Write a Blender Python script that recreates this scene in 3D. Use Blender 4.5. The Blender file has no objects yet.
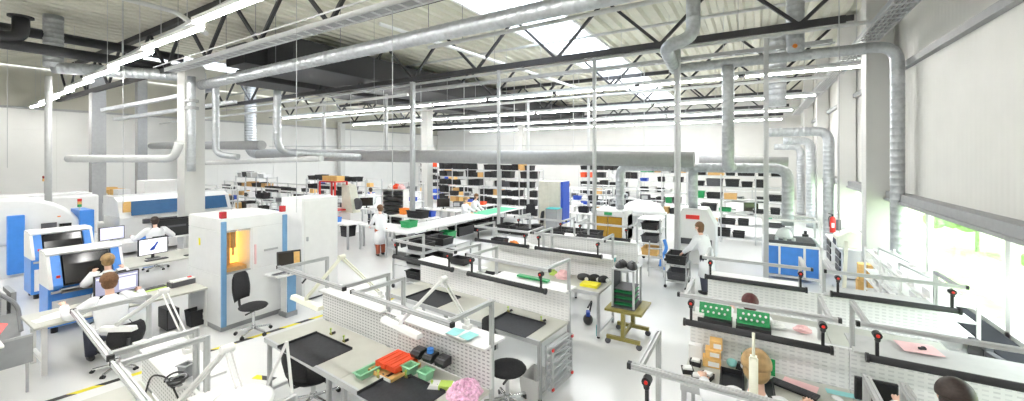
import bpy, bmesh, math, random
from mathutils import Vector, Matrix, Euler
random.seed(11)
SC = bpy.context.scene
COL = SC.collection
PI = math.pi
R = math.radians

# ------------------------------------------------------------------ materials
MATS = {}
def mat(name, col, rough=.5, metal=0., var=.06, scale=6., spec=.5, emis=None, estr=0., bump=0., alpha=None, trans=0.):
    if name in MATS: return MATS[name]
    m = bpy.data.materials.new(name); m.use_nodes = True
    nt = m.node_tree; b = nt.nodes['Principled BSDF']
    tc = nt.nodes.new('ShaderNodeTexCoord')
    nz = nt.nodes.new('ShaderNodeTexNoise'); nz.inputs['Scale'].default_value = scale; nz.inputs['Detail'].default_value = 3
    nt.links.new(tc.outputs['Object'], nz.inputs['Vector'])
    rp = nt.nodes.new('ShaderNodeValToRGB')
    rp.color_ramp.elements[0].position = .3; rp.color_ramp.elements[1].position = .7
    rp.color_ramp.elements[0].color = [max(0, c*(1-var)) for c in col] + [1]
    rp.color_ramp.elements[1].color = [min(1, c*(1+var)) for c in col] + [1]
    nt.links.new(nz.outputs['Fac'], rp.inputs['Fac'])
    nt.links.new(rp.outputs['Color'], b.inputs['Base Color'])
    b.inputs['Roughness'].default_value = rough
    b.inputs['Metallic'].default_value = metal
    b.inputs['Specular IOR Level'].default_value = spec
    if emis:
        b.inputs['Emission Color'].default_value = list(emis) + [1]
        b.inputs['Emission Strength'].default_value = estr
    if trans: b.inputs['Transmission Weight'].default_value = trans
    if alpha is not None: b.inputs['Alpha'].default_value = alpha
    if bump:
        bp = nt.nodes.new('ShaderNodeBump'); bp.inputs['Strength'].default_value = bump; bp.inputs['Distance'].default_value = .02
        nt.links.new(nz.outputs['Fac'], bp.inputs['Height']); nt.links.new(bp.outputs['Normal'], b.inputs['Normal'])
    MATS[name] = m
    return m

def slot_material(name, sheet, hole, bw, bh, mort):
    """white sheet with rows of dark punched slots (object X along the sheet, Z up)"""
    m = mat(name, sheet, .45, 0, .02)
    nt = m.node_tree; b = nt.nodes['Principled BSDF']
    tc = nt.nodes.new('ShaderNodeTexCoord'); sx = nt.nodes.new('ShaderNodeSeparateXYZ'); cx = nt.nodes.new('ShaderNodeCombineXYZ')
    nt.links.new(tc.outputs['Object'], sx.inputs[0]); nt.links.new(sx.outputs['X'], cx.inputs['X']); nt.links.new(sx.outputs['Z'], cx.inputs['Y'])
    br = nt.nodes.new('ShaderNodeTexBrick'); br.offset = .0
    br.inputs['Color1'].default_value = (*hole, 1); br.inputs['Color2'].default_value = (*[h*1.15 for h in hole], 1)
    br.inputs['Mortar'].default_value = (*sheet, 1); br.inputs['Scale'].default_value = 1
    br.inputs['Mortar Size'].default_value = mort; br.inputs['Mortar Smooth'].default_value = 0
    br.inputs['Brick Width'].default_value = bw; br.inputs['Row Height'].default_value = bh
    nt.links.new(cx.outputs[0], br.inputs['Vector']); nt.links.new(br.outputs['Color'], b.inputs['Base Color'])
    return m

def stripe_material(name, c1, c2, period, ang=True):
    m = mat(name, c1, .5)
    nt = m.node_tree; b = nt.nodes['Principled BSDF']
    tc = nt.nodes.new('ShaderNodeTexCoord'); w = nt.nodes.new('ShaderNodeTexWave')
    w.wave_type = 'BANDS'; w.bands_direction = 'DIAGONAL' if ang else 'X'
    w.inputs['Scale'].default_value = 1/period
    rp = nt.nodes.new('ShaderNodeValToRGB'); rp.color_ramp.interpolation = 'CONSTANT'
    rp.color_ramp.elements[0].color = (*c1, 1); rp.color_ramp.elements[1].color = (*c2, 1); rp.color_ramp.elements[1].position = .5
    nt.links.new(tc.outputs['Object'], w.inputs['Vector']); nt.links.new(w.outputs['Fac'], rp.inputs['Fac'])
    nt.links.new(rp.outputs['Color'], b.inputs['Base Color'])
    return m

mat('alu', (.52, .53, .54), .42, .35, .04)
mat('alu_dark', (.25, .26, .27), .5, .4)
mat('galv', (.46, .48, .50), .42, .6, .10, 14)
mat('galv_dull', (.36, .365, .37), .6, .25, .05, 9)
mat('sill_grey', (.035, .036, .042), .9, spec=.05)
mat('steel_dark', (.030, .030, .033), .55, .1)
mat('black_duct', (.022, .022, .025), .6)
mat('white', (.80, .80, .79), .45, 0, .02)
mat('white_gloss', (.82, .83, .83), .25, 0, .02)
mat('white_pipe', (.58, .59, .59), .4, .15, .04)
mat('cream', (.66, .62, .46), .5)
mat('cream_lamp', (.78, .78, .66), .4)
mat('wall', (.54, .53, .46), .65, 0, .03, 1.2)  # side wall above the rail: light falloff over the lamps painted into the colour
mat('cabinet_cream', (.60, .58, .50), .45)
mat('wall_white', (.60, .60, .58), .6, 0, .03, 1.2)
mat('deck', (.62, .61, .52), .6, 0, .05, 2)
mat('grey_table', (.50, .50, .45), .45, 0, .03)
mat('grey_shelf', (.50, .50, .50), .5)
mat('wall_low_lit', (.74, .74, .72), .6, 0, .02, 1.2)  # lighter copy for the side wall below the rail, lamplight put into the colour
mat('grey', (.42, .43, .44), .5)
mat('grey_mid', (.30, .31, .32), .5)
mat('grey_dark', (.10, .10, .11), .6, spec=.25)
mat('black', (.016, .016, .018), .45)
mat('black_gloss', (.010, .010, .012), .12)
mat('black_fabric', (.018, .018, .020), .9, 0, .2, 40, bump=.3)
mat('black_rubber', (.030, .030, .033), .75)
mat('esd_mat', (.020, .021, .026), .55, 0, .25, 25)
mat('blue', (.06, .25, .72), .35)
mat('blue_deep', (.03, .09, .50), .4)
mat('blue_steel', (.17, .35, .58), .4)
mat('blue_glass', (.05, .14, .30), .1)
mat('red', (.72, .03, .02), .4)
mat('red_orange', (.85, .10, .03), .45)
mat('red_dark', (.30, .02, .02), .35)
mat('green', (.02, .32, .10), .45)
mat('green_mat', (.08, .50, .26), .6)
mat('green_pale', (.28, .58, .36), .5)
mat('teal', (.02, .38, .38), .5)
mat('teal_paper', (.30, .66, .66), .7)
mat('yellow', (.90, .80, .03), .5)
mat('yellow_green', (.45, .62, .12), .5)
mat('olive', (.27, .23, .06), .5)
mat('cardboard', (.60, .36, .14), .8, 0, .1, 20)
mat('carton_orange', (.80, .50, .18), .8, 0, .08, 20)
mat('paper', (.84, .84, .83), .8, 0, .02)
mat('paper_pink', (.85, .55, .56), .8, 0, .05)
mat('pink_foil', (.84, .46, .63), .3, 0, .35, 30, bump=.6)
mat('pcb_green', (.015, .30, .09), .4, 0, .25, 60)
mat('orange', (.85, .25, .03), .5)
mat('chrome', (.70, .71, .72), .2, .9)
mat('skin', (.78, .50, .38), .55, 0, .05)
mat('coat', (.82, .83, .85), .8, 0, .02, 8, bump=.2)
mat('hair_brown', (.16, .075, .03), .6, 0, .3, 60)
mat('hair_blond', (.42, .27, .12), .55, 0, .25, 18)
mat('hair_dark', (.035, .022, .018), .5, 0, .3, 60)
mat('hair_auburn', (.09, .018, .018), .5, 0, .3, 60)
mat('trouser_rust', (.42, .11, .06), .8)
mat('trouser_dark', (.05, .055, .08), .8)
mat('seat_brown', (.12, .07, .07), .8)
mat('eye', (.03, .02, .02), .2)
mat('lamp_glow', (.95, .95, .92), .4, emis=(1, .985, .95), estr=66)
mat('screen_purple', (.70, .70, .80), .2, emis=(.80, .80, .95), estr=.40)
mat('screen_white', (.9, .9, .95), .2, emis=(.95, .95, 1), estr=.45)
mat('screen_lilac', (.35, .35, .50), .2, emis=(.42, .43, .62), estr=.25)
mat('screen_dark', (.03, .025, .02), .08)
mat('amber', (.42, .24, .03), .12)
mat('amber_light', (.9, .55, .1), .4, emis=(1., .62, .13), estr=1.6)
mat('beacon_red', (.45, .02, .03), .25)
mat('lawn', (.42, .56, .26), .9, 0, .3, 4)
mat('bush', (.30, .48, .16), .9, 0, .4, 9)
slot_material('slots', (.76, .76, .76), (.36, .36, .37), .064, .042, .013)
slot_material('slots_fine', (.78, .78, .78), (.60, .60, .61), .075, .045, .014)
stripe_material('hazard', (.75, .65, .02), (.03, .03, .03), .9)

# translucent rooflight sheet and clear window glass
def special(name, build):
    m = bpy.data.materials.new(name); m.use_nodes = True; nt = m.node_tree; nt.nodes.clear()
    out = nt.nodes.new('ShaderNodeOutputMaterial'); build(nt, out); MATS[name] = m
def _sky(nt, out):
    t = nt.nodes.new('ShaderNodeBsdfTranslucent'); t.inputs['Color'].default_value = (.86, .88, .90, 1)
    p = nt.nodes.new('ShaderNodeBsdfTransparent'); p.inputs['Color'].default_value = (.9, .92, .95, 1)
    x = nt.nodes.new('ShaderNodeMixShader'); x.inputs[0].default_value = .45
    nz = nt.nodes.new('ShaderNodeTexNoise'); nz.inputs['Scale'].default_value = 1.5
    mr = nt.nodes.new('ShaderNodeMapRange'); mr.inputs['To Min'].default_value = .35; mr.inputs['To Max'].default_value = .55
    nt.links.new(nz.outputs['Fac'], mr.inputs['Value']); nt.links.new(mr.outputs[0], x.inputs[0])
    nt.links.new(t.outputs[0], x.inputs[1]); nt.links.new(p.outputs[0], x.inputs[2]); nt.links.new(x.outputs[0], out.inputs[0])
special('rooflight', _sky)
def _glass(nt, out):
    g = nt.nodes.new('ShaderNodeBsdfGlossy'); g.inputs['Roughness'].default_value = .03
    p = nt.nodes.new('ShaderNodeBsdfTransparent'); p.inputs['Color'].default_value = (.94, .97, .95, 1)
    f = nt.nodes.new('ShaderNodeLayerWeight'); f.inputs['Blend'].default_value = .12
    x = nt.nodes.new('ShaderNodeMixShader')
    nt.links.new(f.outputs['Facing'], x.inputs[0]); nt.links.new(p.outputs[0], x.inputs[1]); nt.links.new(g.outputs[0], x.inputs[2]); nt.links.new(x.outputs[0], out.inputs[0])
special('glass', _glass)

# polished light floor
def floor_material():
    m = mat('floor', (.74, .745, .74), .22, 0, .035, .55)
    nt = m.node_tree; b = nt.nodes['Principled BSDF']
    nz = nt.nodes.new('ShaderNodeTexNoise'); nz.inputs['Scale'].default_value = 2.2; nz.inputs['Detail'].default_value = 6
    mr = nt.nodes.new('ShaderNodeMapRange'); mr.inputs['To Min'].default_value = .12; mr.inputs['To Max'].default_value = .34
    nt.links.new(nz.outputs['Fac'], mr.inputs['Value']); nt.links.new(mr.outputs[0], b.inputs['Roughness'])
    return m
floor_material()

def ribbed(name, base, axis, period, depth):
    m = mat(name, base, .6, 0, .03, 1.3)
    nt = m.node_tree; b = nt.nodes['Principled BSDF']
    tc = nt.nodes.new('ShaderNodeTexCoord'); w = nt.nodes.new('ShaderNodeTexWave'); w.wave_type = 'BANDS'; w.bands_direction = axis
    w.inputs['Scale'].default_value = .314/period
    bp = nt.nodes.new('ShaderNodeBump'); bp.inputs['Strength'].default_value = .25; bp.inputs['Distance'].default_value = depth
    nt.links.new(tc.outputs['Object'], w.inputs['Vector']); nt.links.new(w.outputs['Fac'], bp.inputs['Height']); nt.links.new(bp.outputs['Normal'], b.inputs['Normal'])
ribbed('wall_rib', (.73, .72, .68), 'Y', .16, .01)

# ------------------------------------------------------------------ mesh builder
class MB:
    def __init__(s): s.v = []; s.f = []
    def add(s, vs, fs):
        o = len(s.v); s.v += [tuple(v) for v in vs]; s.f += [tuple(i+o for i in f) for f in fs]; return s
    def box(s, c, d, rz=0., ry=0., rx=0.):
        hx, hy, hz = d[0]/2, d[1]/2, d[2]/2
        m = Euler((rx, ry, rz)).to_matrix()
        vs = [Vector(c) + m @ Vector((x, y, z)) for x in (-hx, hx) for y in (-hy, hy) for z in (-hz, hz)]
        return s.add(vs, [(0,1,3,2),(4,6,7,5),(0,4,5,1),(2,3,7,6),(0,2,6,4),(1,5,7,3)])
    def b2(s, a, b):   # box by two corners
        return s.box([(a[i]+b[i])/2 for i in range(3)], [abs(b[i]-a[i]) for i in range(3)])
    def frame_axes(s, p, q):
        d = (Vector(q)-Vector(p)).normalized()
        up = Vector((0, 0, 1)) if abs(d.z) < .9 else Vector((1, 0, 0))
        a = d.cross(up).normalized(); return d, a, a.cross(d).normalized()
    def sweep(s, p, q, prof, scale2=1.):
        d, a, b = s.frame_axes(p, q); n = len(prof); p = Vector(p); q = Vector(q)
        vs = [p + a*x + b*y for x, y in prof] + [q + a*x*scale2 + b*y*scale2 for x, y in prof]
        fs = [(i, (i+1) % n, n+(i+1) % n, n+i) for i in range(n)] + [tuple(range(n-1, -1, -1)), tuple(range(n, 2*n))]
        return s.add(vs, fs)
    def bar(s, p, q, w, h=None):
        h = h or w; return s.sweep(p, q, [(-w/2, -h/2), (w/2, -h/2), (w/2, h/2), (-w/2, h/2)])
    def ext(s, p, q, w):   # slotted aluminium extrusion
        h = w/2; g = w*.13; k = w*.22
        e = []
        for ang in range(4):
            c, sn = math.cos(ang*PI/2), math.sin(ang*PI/2)
            for x, y in ((-h, -h), (-g, -h), (-g, -h+k), (g, -h+k), (g, -h)):
                e.append((x*c - y*sn, x*sn + y*c))
        return s.sweep(p, q, e)
    def tube(s, p, q, r, n=10, r2=None):
        return s.sweep(p, q, [(r*math.cos(2*PI*i/n), r*math.sin(2*PI*i/n)) for i in range(n)], (r2/r if r2 else 1.))
    def pipe(s, pts, r, n=12, bend=0., rib=0., radii=None):
        """round pipe along a polyline with rounded elbows; rib>0 adds a seam ring at that spacing"""
        P = [Vector(p) for p in pts]; path = [P[0]]
        for i in range(1, len(P)-1):
            a = (P[i-1]-P[i]); b = (P[i+1]-P[i]); k = min(bend or r*2, a.length*.48, b.length*.48)
            A = P[i]+a.normalized()*k; B = P[i]+b.normalized()*k
            for j in range(7):
                t = j/6; path.append(A*(1-t)**2 + P[i]*2*t*(1-t) + B*t*t)
        path.append(P[-1])
        rr = []; out = []
        L = sum((path[i+1]-path[i]).length for i in range(len(path)-1)); acc = 0
        def rad(x): return r if not radii else radii[0] + (radii[1]-radii[0])*x/L
        for i, p in enumerate(path):
            if i:
                seg = p-path[i-1]
                if rib and seg.length > rib*2:
                    k = int(seg.length/rib)
                    for j in range(1, k):
                        c = path[i-1]+seg*(j/k); u = seg.normalized()*rib*.12
                        x = acc+seg.length*j/k
                        for off, e in ((-1, 1), (-.5, 1.035), (.5, 1.035), (1, 1)): out.append(c+u*off); rr.append(rad(x)*e)
                acc += seg.length
            out.append(p); rr.append(rad(acc))
        d = (out[1]-out[0]).normalized(); up = Vector((0, 0, 1)) if abs(d.z) < .9 else Vector((1, 0, 0))
        a = d.cross(up).normalized(); vs = []
        for i, p in enumerate(out):
            t = (out[min(i+1, len(out)-1)]-out[max(i-1, 0)]).normalized()
            a = (a - t*a.dot(t)).normalized(); b = t.cross(a)
            vs += [p + (a*math.cos(2*PI*k/n)+b*math.sin(2*PI*k/n))*rr[i] for k in range(n)]
        m = len(out)
        fs = [(i*n+k, i*n+(k+1) % n, (i+1)*n+(k+1) % n, (i+1)*n+k) for i in range(m-1) for k in range(n)]
        fs += [tuple(range(n-1, -1, -1)), tuple(range((m-1)*n, m*n))]
        return s.add(vs, fs)
    def prism(s, prof, y0, y1, axes='xz'):
        n = len(prof)
        def P(a, b, y): return {'xz': (a, y, b), 'yz': (y, a, b), 'xy': (a, b, y)}[axes]
        vs = [P(a, b, y0) for a, b in prof] + [P(a, b, y1) for a, b in prof]
        return s.add(vs, [(i, (i+1) % n, n+(i+1) % n, n+i) for i in range(n)] + [tuple(range(n-1, -1, -1)), tuple(range(n, 2*n))])
    def ball(s, c, r, n=12, m=8, z0=-1., z1=1.):
        """ellipsoid, optionally cut between two latitudes"""
        rx, ry, rz = (r, r, r) if not hasattr(r, '__len__') else r
        a0, a1 = math.asin(max(-1, z0)), math.asin(min(1, z1)); vs = []
        for i in range(m+1):
            a = a0+(a1-a0)*i/m
            vs += [(c[0]+rx*math.cos(a)*math.cos(2*PI*k/n), c[1]+ry*math.cos(a)*math.sin(2*PI*k/n), c[2]+rz*math.sin(a)) for k in range(n)]
        fs = [(i*n+k, i*n+(k+1) % n, (i+1)*n+(k+1) % n, (i+1)*n+k) for i in range(m) for k in range(n)]
        fs += [tuple(range(n-1, -1, -1)), tuple(range(m*n, m*n+n))]
        return s.add(vs, fs)
    def tray(s, c, d, wall=.012, taper=1.):
        """open-topped bin: centre of the base, outer size"""
        x, y, z = d[0]/2, d[1]/2, d[2]; k = taper
        o = [(-x*k, -y*k, 0), (x*k, -y*k, 0), (x*k, y*k, 0), (-x*k, y*k, 0), (-x, -y, z), (x, -y, z), (x, y, z), (-x, y, z)]
        xi, yi = x-wall, y-wall
        i_ = [(-xi, -yi, z), (xi, -yi, z), (xi, yi, z), (-xi, yi, z), (-xi*k, -yi*k, wall), (xi*k, -yi*k, wall), (xi*k, yi*k, wall), (-xi*k, yi*k, wall)]
        vs = [(c[0]+a, c[1]+b, c[2]+h) for a, b, h in o+i_]
        fs = [(3, 2, 1, 0)] + [(i, (i+1) % 4, 4+(i+1) % 4, 4+i) for i in range(4)]
        fs += [(4+i, 4+(i+1) % 4, 8+(i+1) % 4, 8+i) for i in range(4)] + [(8+i, 8+(i+1) % 4, 12+(i+1) % 4, 12+i) for i in range(4)] + [(12, 13, 14, 15)]
        return s.add(vs, fs)
    def build(s, name, m, parent=None, smooth=False, bevel=0.):
        me = bpy.data.meshes.new(name); me.from_pydata(s.v, [], s.f); me.update()
        bm = bmesh.new(); bm.from_mesh(me); bmesh.ops.recalc_face_normals(bm, faces=bm.faces); bm.to_mesh(me); bm.free()
        for mm in (m if isinstance(m, (list, tuple)) else [m]): me.materials.append(MATS[mm] if isinstance(mm, str) else mm)
        if smooth:
            for p in me.polygons: p.use_smooth = len(p.vertices) == 4
        o = bpy.data.objects.new(name, me); COL.objects.link(o)
        if parent is not None: o.parent = parent
        if bevel:
            b = o.modifiers.new('edge', 'BEVEL'); b.width = bevel; b.segments = 2; b.limit_method = 'ANGLE'; b.angle_limit = R(40)
        return o

def tag(o, label, cat, group=None, kind=None):
    o['label'] = label; o['category'] = cat
    if group: o['group'] = group
    if kind: o['kind'] = kind
    return o
def T(name, label, cat, loc=(0, 0, 0), rz=0., group=None):
    o = bpy.data.objects.new(name, None); COL.objects.link(o); o.empty_display_size = .1
    o.location = loc; o.rotation_euler = (0, 0, rz)
    return tag(o, label, cat, group)
def place(o, loc, rz=0., sc=None):
    o.location = loc; o.rotation_euler = (0, 0, rz)
    if sc: o.scale = sc
    return o
def kids(o): return KIDS.get(o.name, [])
KIDS = {}
def index_kids():
    KIDS.clear()
    for o in bpy.data.objects:
        if o.parent: KIDS.setdefault(o.parent.name, []).append(o)
def copy_tree(o, loc, rz=0., label=None, group=None, sc=None):
    """copy of a thing with copies of its parts and sub-parts"""
    index_kids()
    def rec(a, par):
        c = a.copy(); COL.objects.link(c)
        if par is not None: c.parent = par
        for ch in list(KIDS.get(a.name, [])): rec(ch, c)
        return c
    c = rec(o, None); place(c, loc, rz, sc)
    if label: c['label'] = label
    if group: c['group'] = group
    return c
def struct(o, label=None):
    o['kind'] = 'structure'
    if label: o['label'] = label
    return o
ORD = ['first', 'second', 'third', 'fourth', 'fifth', 'sixth', 'seventh', 'eighth', 'ninth', 'tenth', 'eleventh', 'twelfth', 'thirteenth', 'fourteenth',
       'fifteenth', 'sixteenth', 'seventeenth', 'eighteenth', 'nineteenth', 'twentieth', 'twenty-first', 'twenty-second', 'twenty-third', 'twenty-fourth', 'twenty-fifth', 'twenty-sixth', 'twenty-seventh', 'twenty-eighth', 'twenty-ninth', 'thirtieth']

# ------------------------------------------------------------------ camera
YAW = math.atan((755-512)/400.)
cam = bpy.data.objects.new('camera', bpy.data.cameras.new('camera')); COL.objects.link(cam)
cam.location = (0, 0, 3.4); cam.rotation_euler = (PI/2, 0, YAW)
cam.data.sensor_fit = 'HORIZONTAL'; cam.data.sensor_width = 36; cam.data.lens = 36*400/1024.
cam.data.shift_y = -43.5/1024; cam.data.clip_start = .05; cam.data.clip_end = 300
SC.camera = cam
SC.view_settings.view_transform = 'Standard'; SC.view_settings.look = 'None'; SC.view_settings.gamma = 1
SC.view_settings.use_curve_mapping = False
SC.view_settings.exposure = 0.38

w = bpy.data.worlds.new('sky'); SC.world = w; w.use_nodes = True
bg = w.node_tree.nodes['Background']
tcw = w.node_tree.nodes.new('ShaderNodeTexCoord'); sp = w.node_tree.nodes.new('ShaderNodeSeparateXYZ')
rpw = w.node_tree.nodes.new('ShaderNodeValToRGB')
rpw.color_ramp.elements[0].position = .0; rpw.color_ramp.elements[0].color = (.55, .62, .55, 1)
rpw.color_ramp.elements[1].position = .3; rpw.color_ramp.elements[1].color = (.92, .96, 1, 1)
w.node_tree.links.new(tcw.outputs['Generated'], sp.inputs[0]); w.node_tree.links.new(sp.outputs['Z'], rpw.inputs['Fac'])
w.node_tree.links.new(rpw.outputs['Color'], bg.inputs['Color']); bg.inputs['Strength'].default_value = 8.0
# ================================================================== THE HALL
XL, XR, YB, YF, ZR = -34.0, 3.02, 38.0, -5.0, 8.35
struct(MB().b2((XL-.2, YF-.2, -.2), (XR+.2, YB+.2, 0)).build('floor', 'floor'), 'polished pale grey industrial floor')

# trapezoid roof deck, ribs running along the hall, left open over the two rooflight strips
def deck(x0, x1, y0, y1):
    m = MB(); per = .5; n = max(1, round((x1-x0)/per)); per = (x1-x0)/n; prof = []
    for i in range(n):
        a = x0+i*per; prof += [(a, ZR), (a+per*.36, ZR), (a+per*.5, ZR+.12), (a+per*.86, ZR+.12)]
    prof.append((x1, ZR))
    k = len(prof)
    m.add([(a, y0, b) for a, b in prof] + [(a, y1, b) for a, b in prof], [(i, i+1, k+i+1, k+i) for i in range(k-1)])
    return m
SKY1 = (-8.1, -5.6, 8.5, 35.5); SKY2 = (-26.2, -23.9, 7.0, 35.5)
cm = MB()
for a in (deck(XL, SKY2[0], YF, YB), deck(SKY2[1], SKY1[0], YF, YB), deck(SKY1[1], XR, YF, YB),
          deck(SKY2[0], SKY2[1], YF, SKY2[2]), deck(SKY2[0], SKY2[1], SKY2[3], YB), deck(SKY1[0], SKY1[1], YF, SKY1[2]), deck(SKY1[0], SKY1[1], SKY1[3], YB)):
    cm.add(a.v, a.f)
ce = struct(cm.build('ceiling', 'deck'), 'cream corrugated metal roof deck')
for i, (x0, x1, y0, y1) in enumerate((SKY1, SKY2)):
    fr = MB()
    for x in (x0, x1): fr.b2((x-.06, y0, ZR-.05), (x+.06, y1, ZR+.35))
    for y in (y0, y1): fr.b2((x0, y-.06, ZR-.05), (x1, y+.06, ZR+.35))
    y = y0+1.5
    while y < y1: fr.b2((x0, y-.025, ZR+.20), (x1, y+.025, ZR+.26)); y += 1.5
    fo = struct(fr.build('window_%d' % (i+1), 'white'), ('long rooflight strip over the central workbenches', 'far rooflight strip beyond the black ducts')[i])
    MB().b2((x0+.05, y0+.05, ZR+.27), (x1-.05, y1-.05, ZR+.29)).build('pane', 'rooflight', fo)

# end wall, wall behind the machines, wall behind the gallery
struct(MB().b2((XL-.2, YB, 0), (XR+.2, YB+.2, ZR+.2)).build('wall_end', 'wall_white'), 'white end wall of the hall')
struct(MB().b2((XL-.2, YF, 6.1), (XL-.05, YB, ZR+.2)).build('wall_upper_shaded', 'wall'), 'side wall above the grey rail, coloured darker for lamp falloff')
lw = MB().b2((XL-.2, YF, 0), (XL, YB, 6.1))
for y in range(-4, 38, 2): lw.b2((XL, y, 0), (XL+.012, y+.03, 6.1))
lw.b2((XL, YF, 4.9), (XL+.03, YB, 4.98))
struct(lw.build('wall_side', 'wall_low_lit'), 'pale panelled wall behind the machine line')
struct(MB().b2((XL-.2, YF-.2, 0), (XR+.2, YF, ZR+.2)).build('wall_rear', 'wall_white'), 'white wall behind the gallery')
struct(MB().b2((XL, YF, 6.02), (XL+.10, YB, 6.14)).build('trim_1', 'grey'), 'grey rail along the side wall')

# window wall: parapet, window band, ribbed cladding above, rails
ww = MB().b2((XR, YF, 0), (XR+.3, YB, .80)).b2((XR, YF, 2.42), (XR+.3, YB, ZR+.2)).b2((XR, 24.0, .8), (XR+.3, YB, 2.42)).b2((XR, YF, .8), (XR+.3, 4.5, 2.42))
struct(ww.build('wall_window', 'wall_rib'), 'ribbed cream cladding above the window band')
struct(MB().b2((XR-.26, YF, 2.34), (XR, YB, 2.56)).b2((XR-.30, YF, 2.34), (XR-.26, YB, 2.40)).build('trim_2', 'galv_dull'), 'grey steel ledge above the window band')
struct(MB().b2((XR-.12, YF, 5.44), (XR, YB, 5.58)).build('trim_3', 'galv_dull'), 'grey rail high on the cladding')
struct(MB().b2((XR-.34, YF, .80), (XR+.02, 12.9, .86)).build('trim_4', 'sill_grey'), 'dark grey window sill board')
struct(MB().b2((XR-.30, YF, 0), (XR-.22, 12.9, .80)).build('trim_5', 'wall_white'), 'white cable duct casing below the sill')
wi = 3
for (y0, y1) in ((4.5, 8.6), (8.6, 11.75), (11.75, 14.8), (14.8, 18.0), (18.0, 21.0), (21.0, 24.0)):
    f = MB(); x0, x1 = XR+.08, XR+.16
    f.b2((x0, y0, .80), (x1, y0+.07, 2.42)).b2((x0, y1-.07, .80), (x1, y1, 2.42)).b2((x0, y0, .80), (x1, y1, .88)).b2((x0, y0, 2.34), (x1, y1, 2.42))
    fo = struct(f.build('window_%d' % wi, 'white'), '%s window bay along the sill' % ORD[wi-3]); wi += 1
    MB().b2((XR+.11, y0+.06, .86), (XR+.12, y1-.06, 2.36)).build('pane', 'glass', fo)

# outside: lawn and shrubs seen through the glass
lawn = MB().b2((XR+.3, -10, -.3), (XR+60, 60, -.1)).build('lawn', 'lawn'); struct(lawn, 'pale green lawn outside the windows')
for i, (x, y, s) in enumerate(((6.2, 13.5, 1.1), (8.0, 17.2, 1.5), (7.0, 21.5, 1.4), (9.5, 11.8, 1.3))):
    b = MB()
    for k in range(22):
        a, e = random.random()*2*PI, random.random(); q = s*(.35+.5*random.random())
        b.ball((q*math.cos(a)*math.cos(e), q*math.sin(a)*math.cos(e), s*.75+q*.7*math.sin(e)), s*random.uniform(.22, .38), 7, 5)
    b.tube((0, 0, 0), (0, 0, s*.6), .06, 6)
    place(tag(b.build('garden_shrub', 'bush'), 'round green shrub on the lawn outside, %s along the window band' % ORD[i], 'shrub', 'shrubs outside'), (x, y, -.1))

# columns
def column(name, x, y, z1, label, w=.5, m='wall_white'):
    b = MB().b2((-w/2, -w/2, 0), (w/2, w/2, z1)).b2((-w/2-.04, -w/2-.04, 0), (w/2+.04, w/2+.04, .12))
    return struct(place(b.build(name, m, bevel=.015), (x, y, 0)), label)
column('column', -17.45, 6.35, 6.7, 'white hall column beside the pipe cluster', .62)
column('column', -17.5, 18.6, 6.7, 'white hall column by the back shelving', .5)
column('column', -17.5, 30.4, 6.7, 'white hall column far down the row', .5)
column('column', -33.5, 12.0, 6.7, 'column against the side wall', .5)
column('column', -33.5, 24.0, 6.7, 'second column against the side wall', .5)
column('column', 2.65, 13.5, ZR, 'white wall column beside the tall round duct', .52)
column('column', 2.76, 18.2, ZR, 'second wall column along the window band', .46)
column('column', 2.76, 24.2, ZR, 'third wall column along the window band', .46)
column('column', 2.76, 30.2, ZR, 'fourth wall column along the window band', .46)

# trusses
ZB, ZT = 6.62, 8.22
def truss(y, i):
    t = bpy.data.objects.new('roof_truss', None); COL.objects.link(t); t.location = (0, y, 0)
    t['kind'] = 'structure'; t['label'] = '%s black lattice roof truss counted from the gallery' % ORD[i]
    MB().b2((XL+.3, -.09, ZB-.11), (1.8, .09, ZB+.07)).build('bottom_chord', 'steel_dark', t)
    MB().b2((XL+.3, -.10, ZT-.10), (XR-.1, .10, ZT+.10)).build('top_chord', 'steel_dark', t)
    wb = MB(); p = 3.25; x = -.194*12-p*10
    while x < 1.8:
        if x > XL+.4: wb.bar((x, 0, ZB), (x-p/2, 0, ZT) if x-p/2 > XL else (x, 0, ZT), .085); wb.bar((x, 0, ZB), (min(x+p/2, XR-.2), 0, ZT), .085)
        x += p
    wb.build('web', 'steel_dark', t)
for i, y in enumerate((0, 6, 12, 18, 24, 30, 36)): truss(y, i)
# pale purlin tubes along the hall
# secondary steel: pale angle rails carrying the services, across the hall
# ================================================================== OVERHEAD SERVICES
# ceiling luminaires on trunking rails
def luminaire_proto():
    t = T('ceiling_luminaire', '', 'ceiling light')
    MB().b2((-1.58, -.06, .02), (1.58, .06, .10)).build('housing', 'white', t)
    MB().prism([(-.05, .02), (.05, .02), (.042, -.028), (-.042, -.028)], -1.55, 1.55, 'yz').build('diffuser', 'lamp_glow', t)
    return t
def _rot(m):   # prism 'yz' sweeps along x already
    return m
LUM = luminaire_proto(); first = [True]
def lum(x, y, z, label, group, rz=0):
    if first[0]: first[0] = False; place(LUM, (x, y, z)); LUM['label'] = label; LUM['group'] = group; return
    copy_tree(LUM, (x, y, z), 0, label, group)
ROWS = [(-2.0, 6.05, .2, 6, 'behind the gallery'), (3.1, 6.05, -1.2, 10, 'over the machine line'), (15.0, 6.0, 1.3, 9, 'behind the third truss'), (21.0, 6.0, .6, 9, 'over the back shelving'), (27.0, 6.0, .2, 8, 'in the rear half of the hall'), (33.0, 6.0, 0, 8, 'next to the end wall')]
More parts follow.
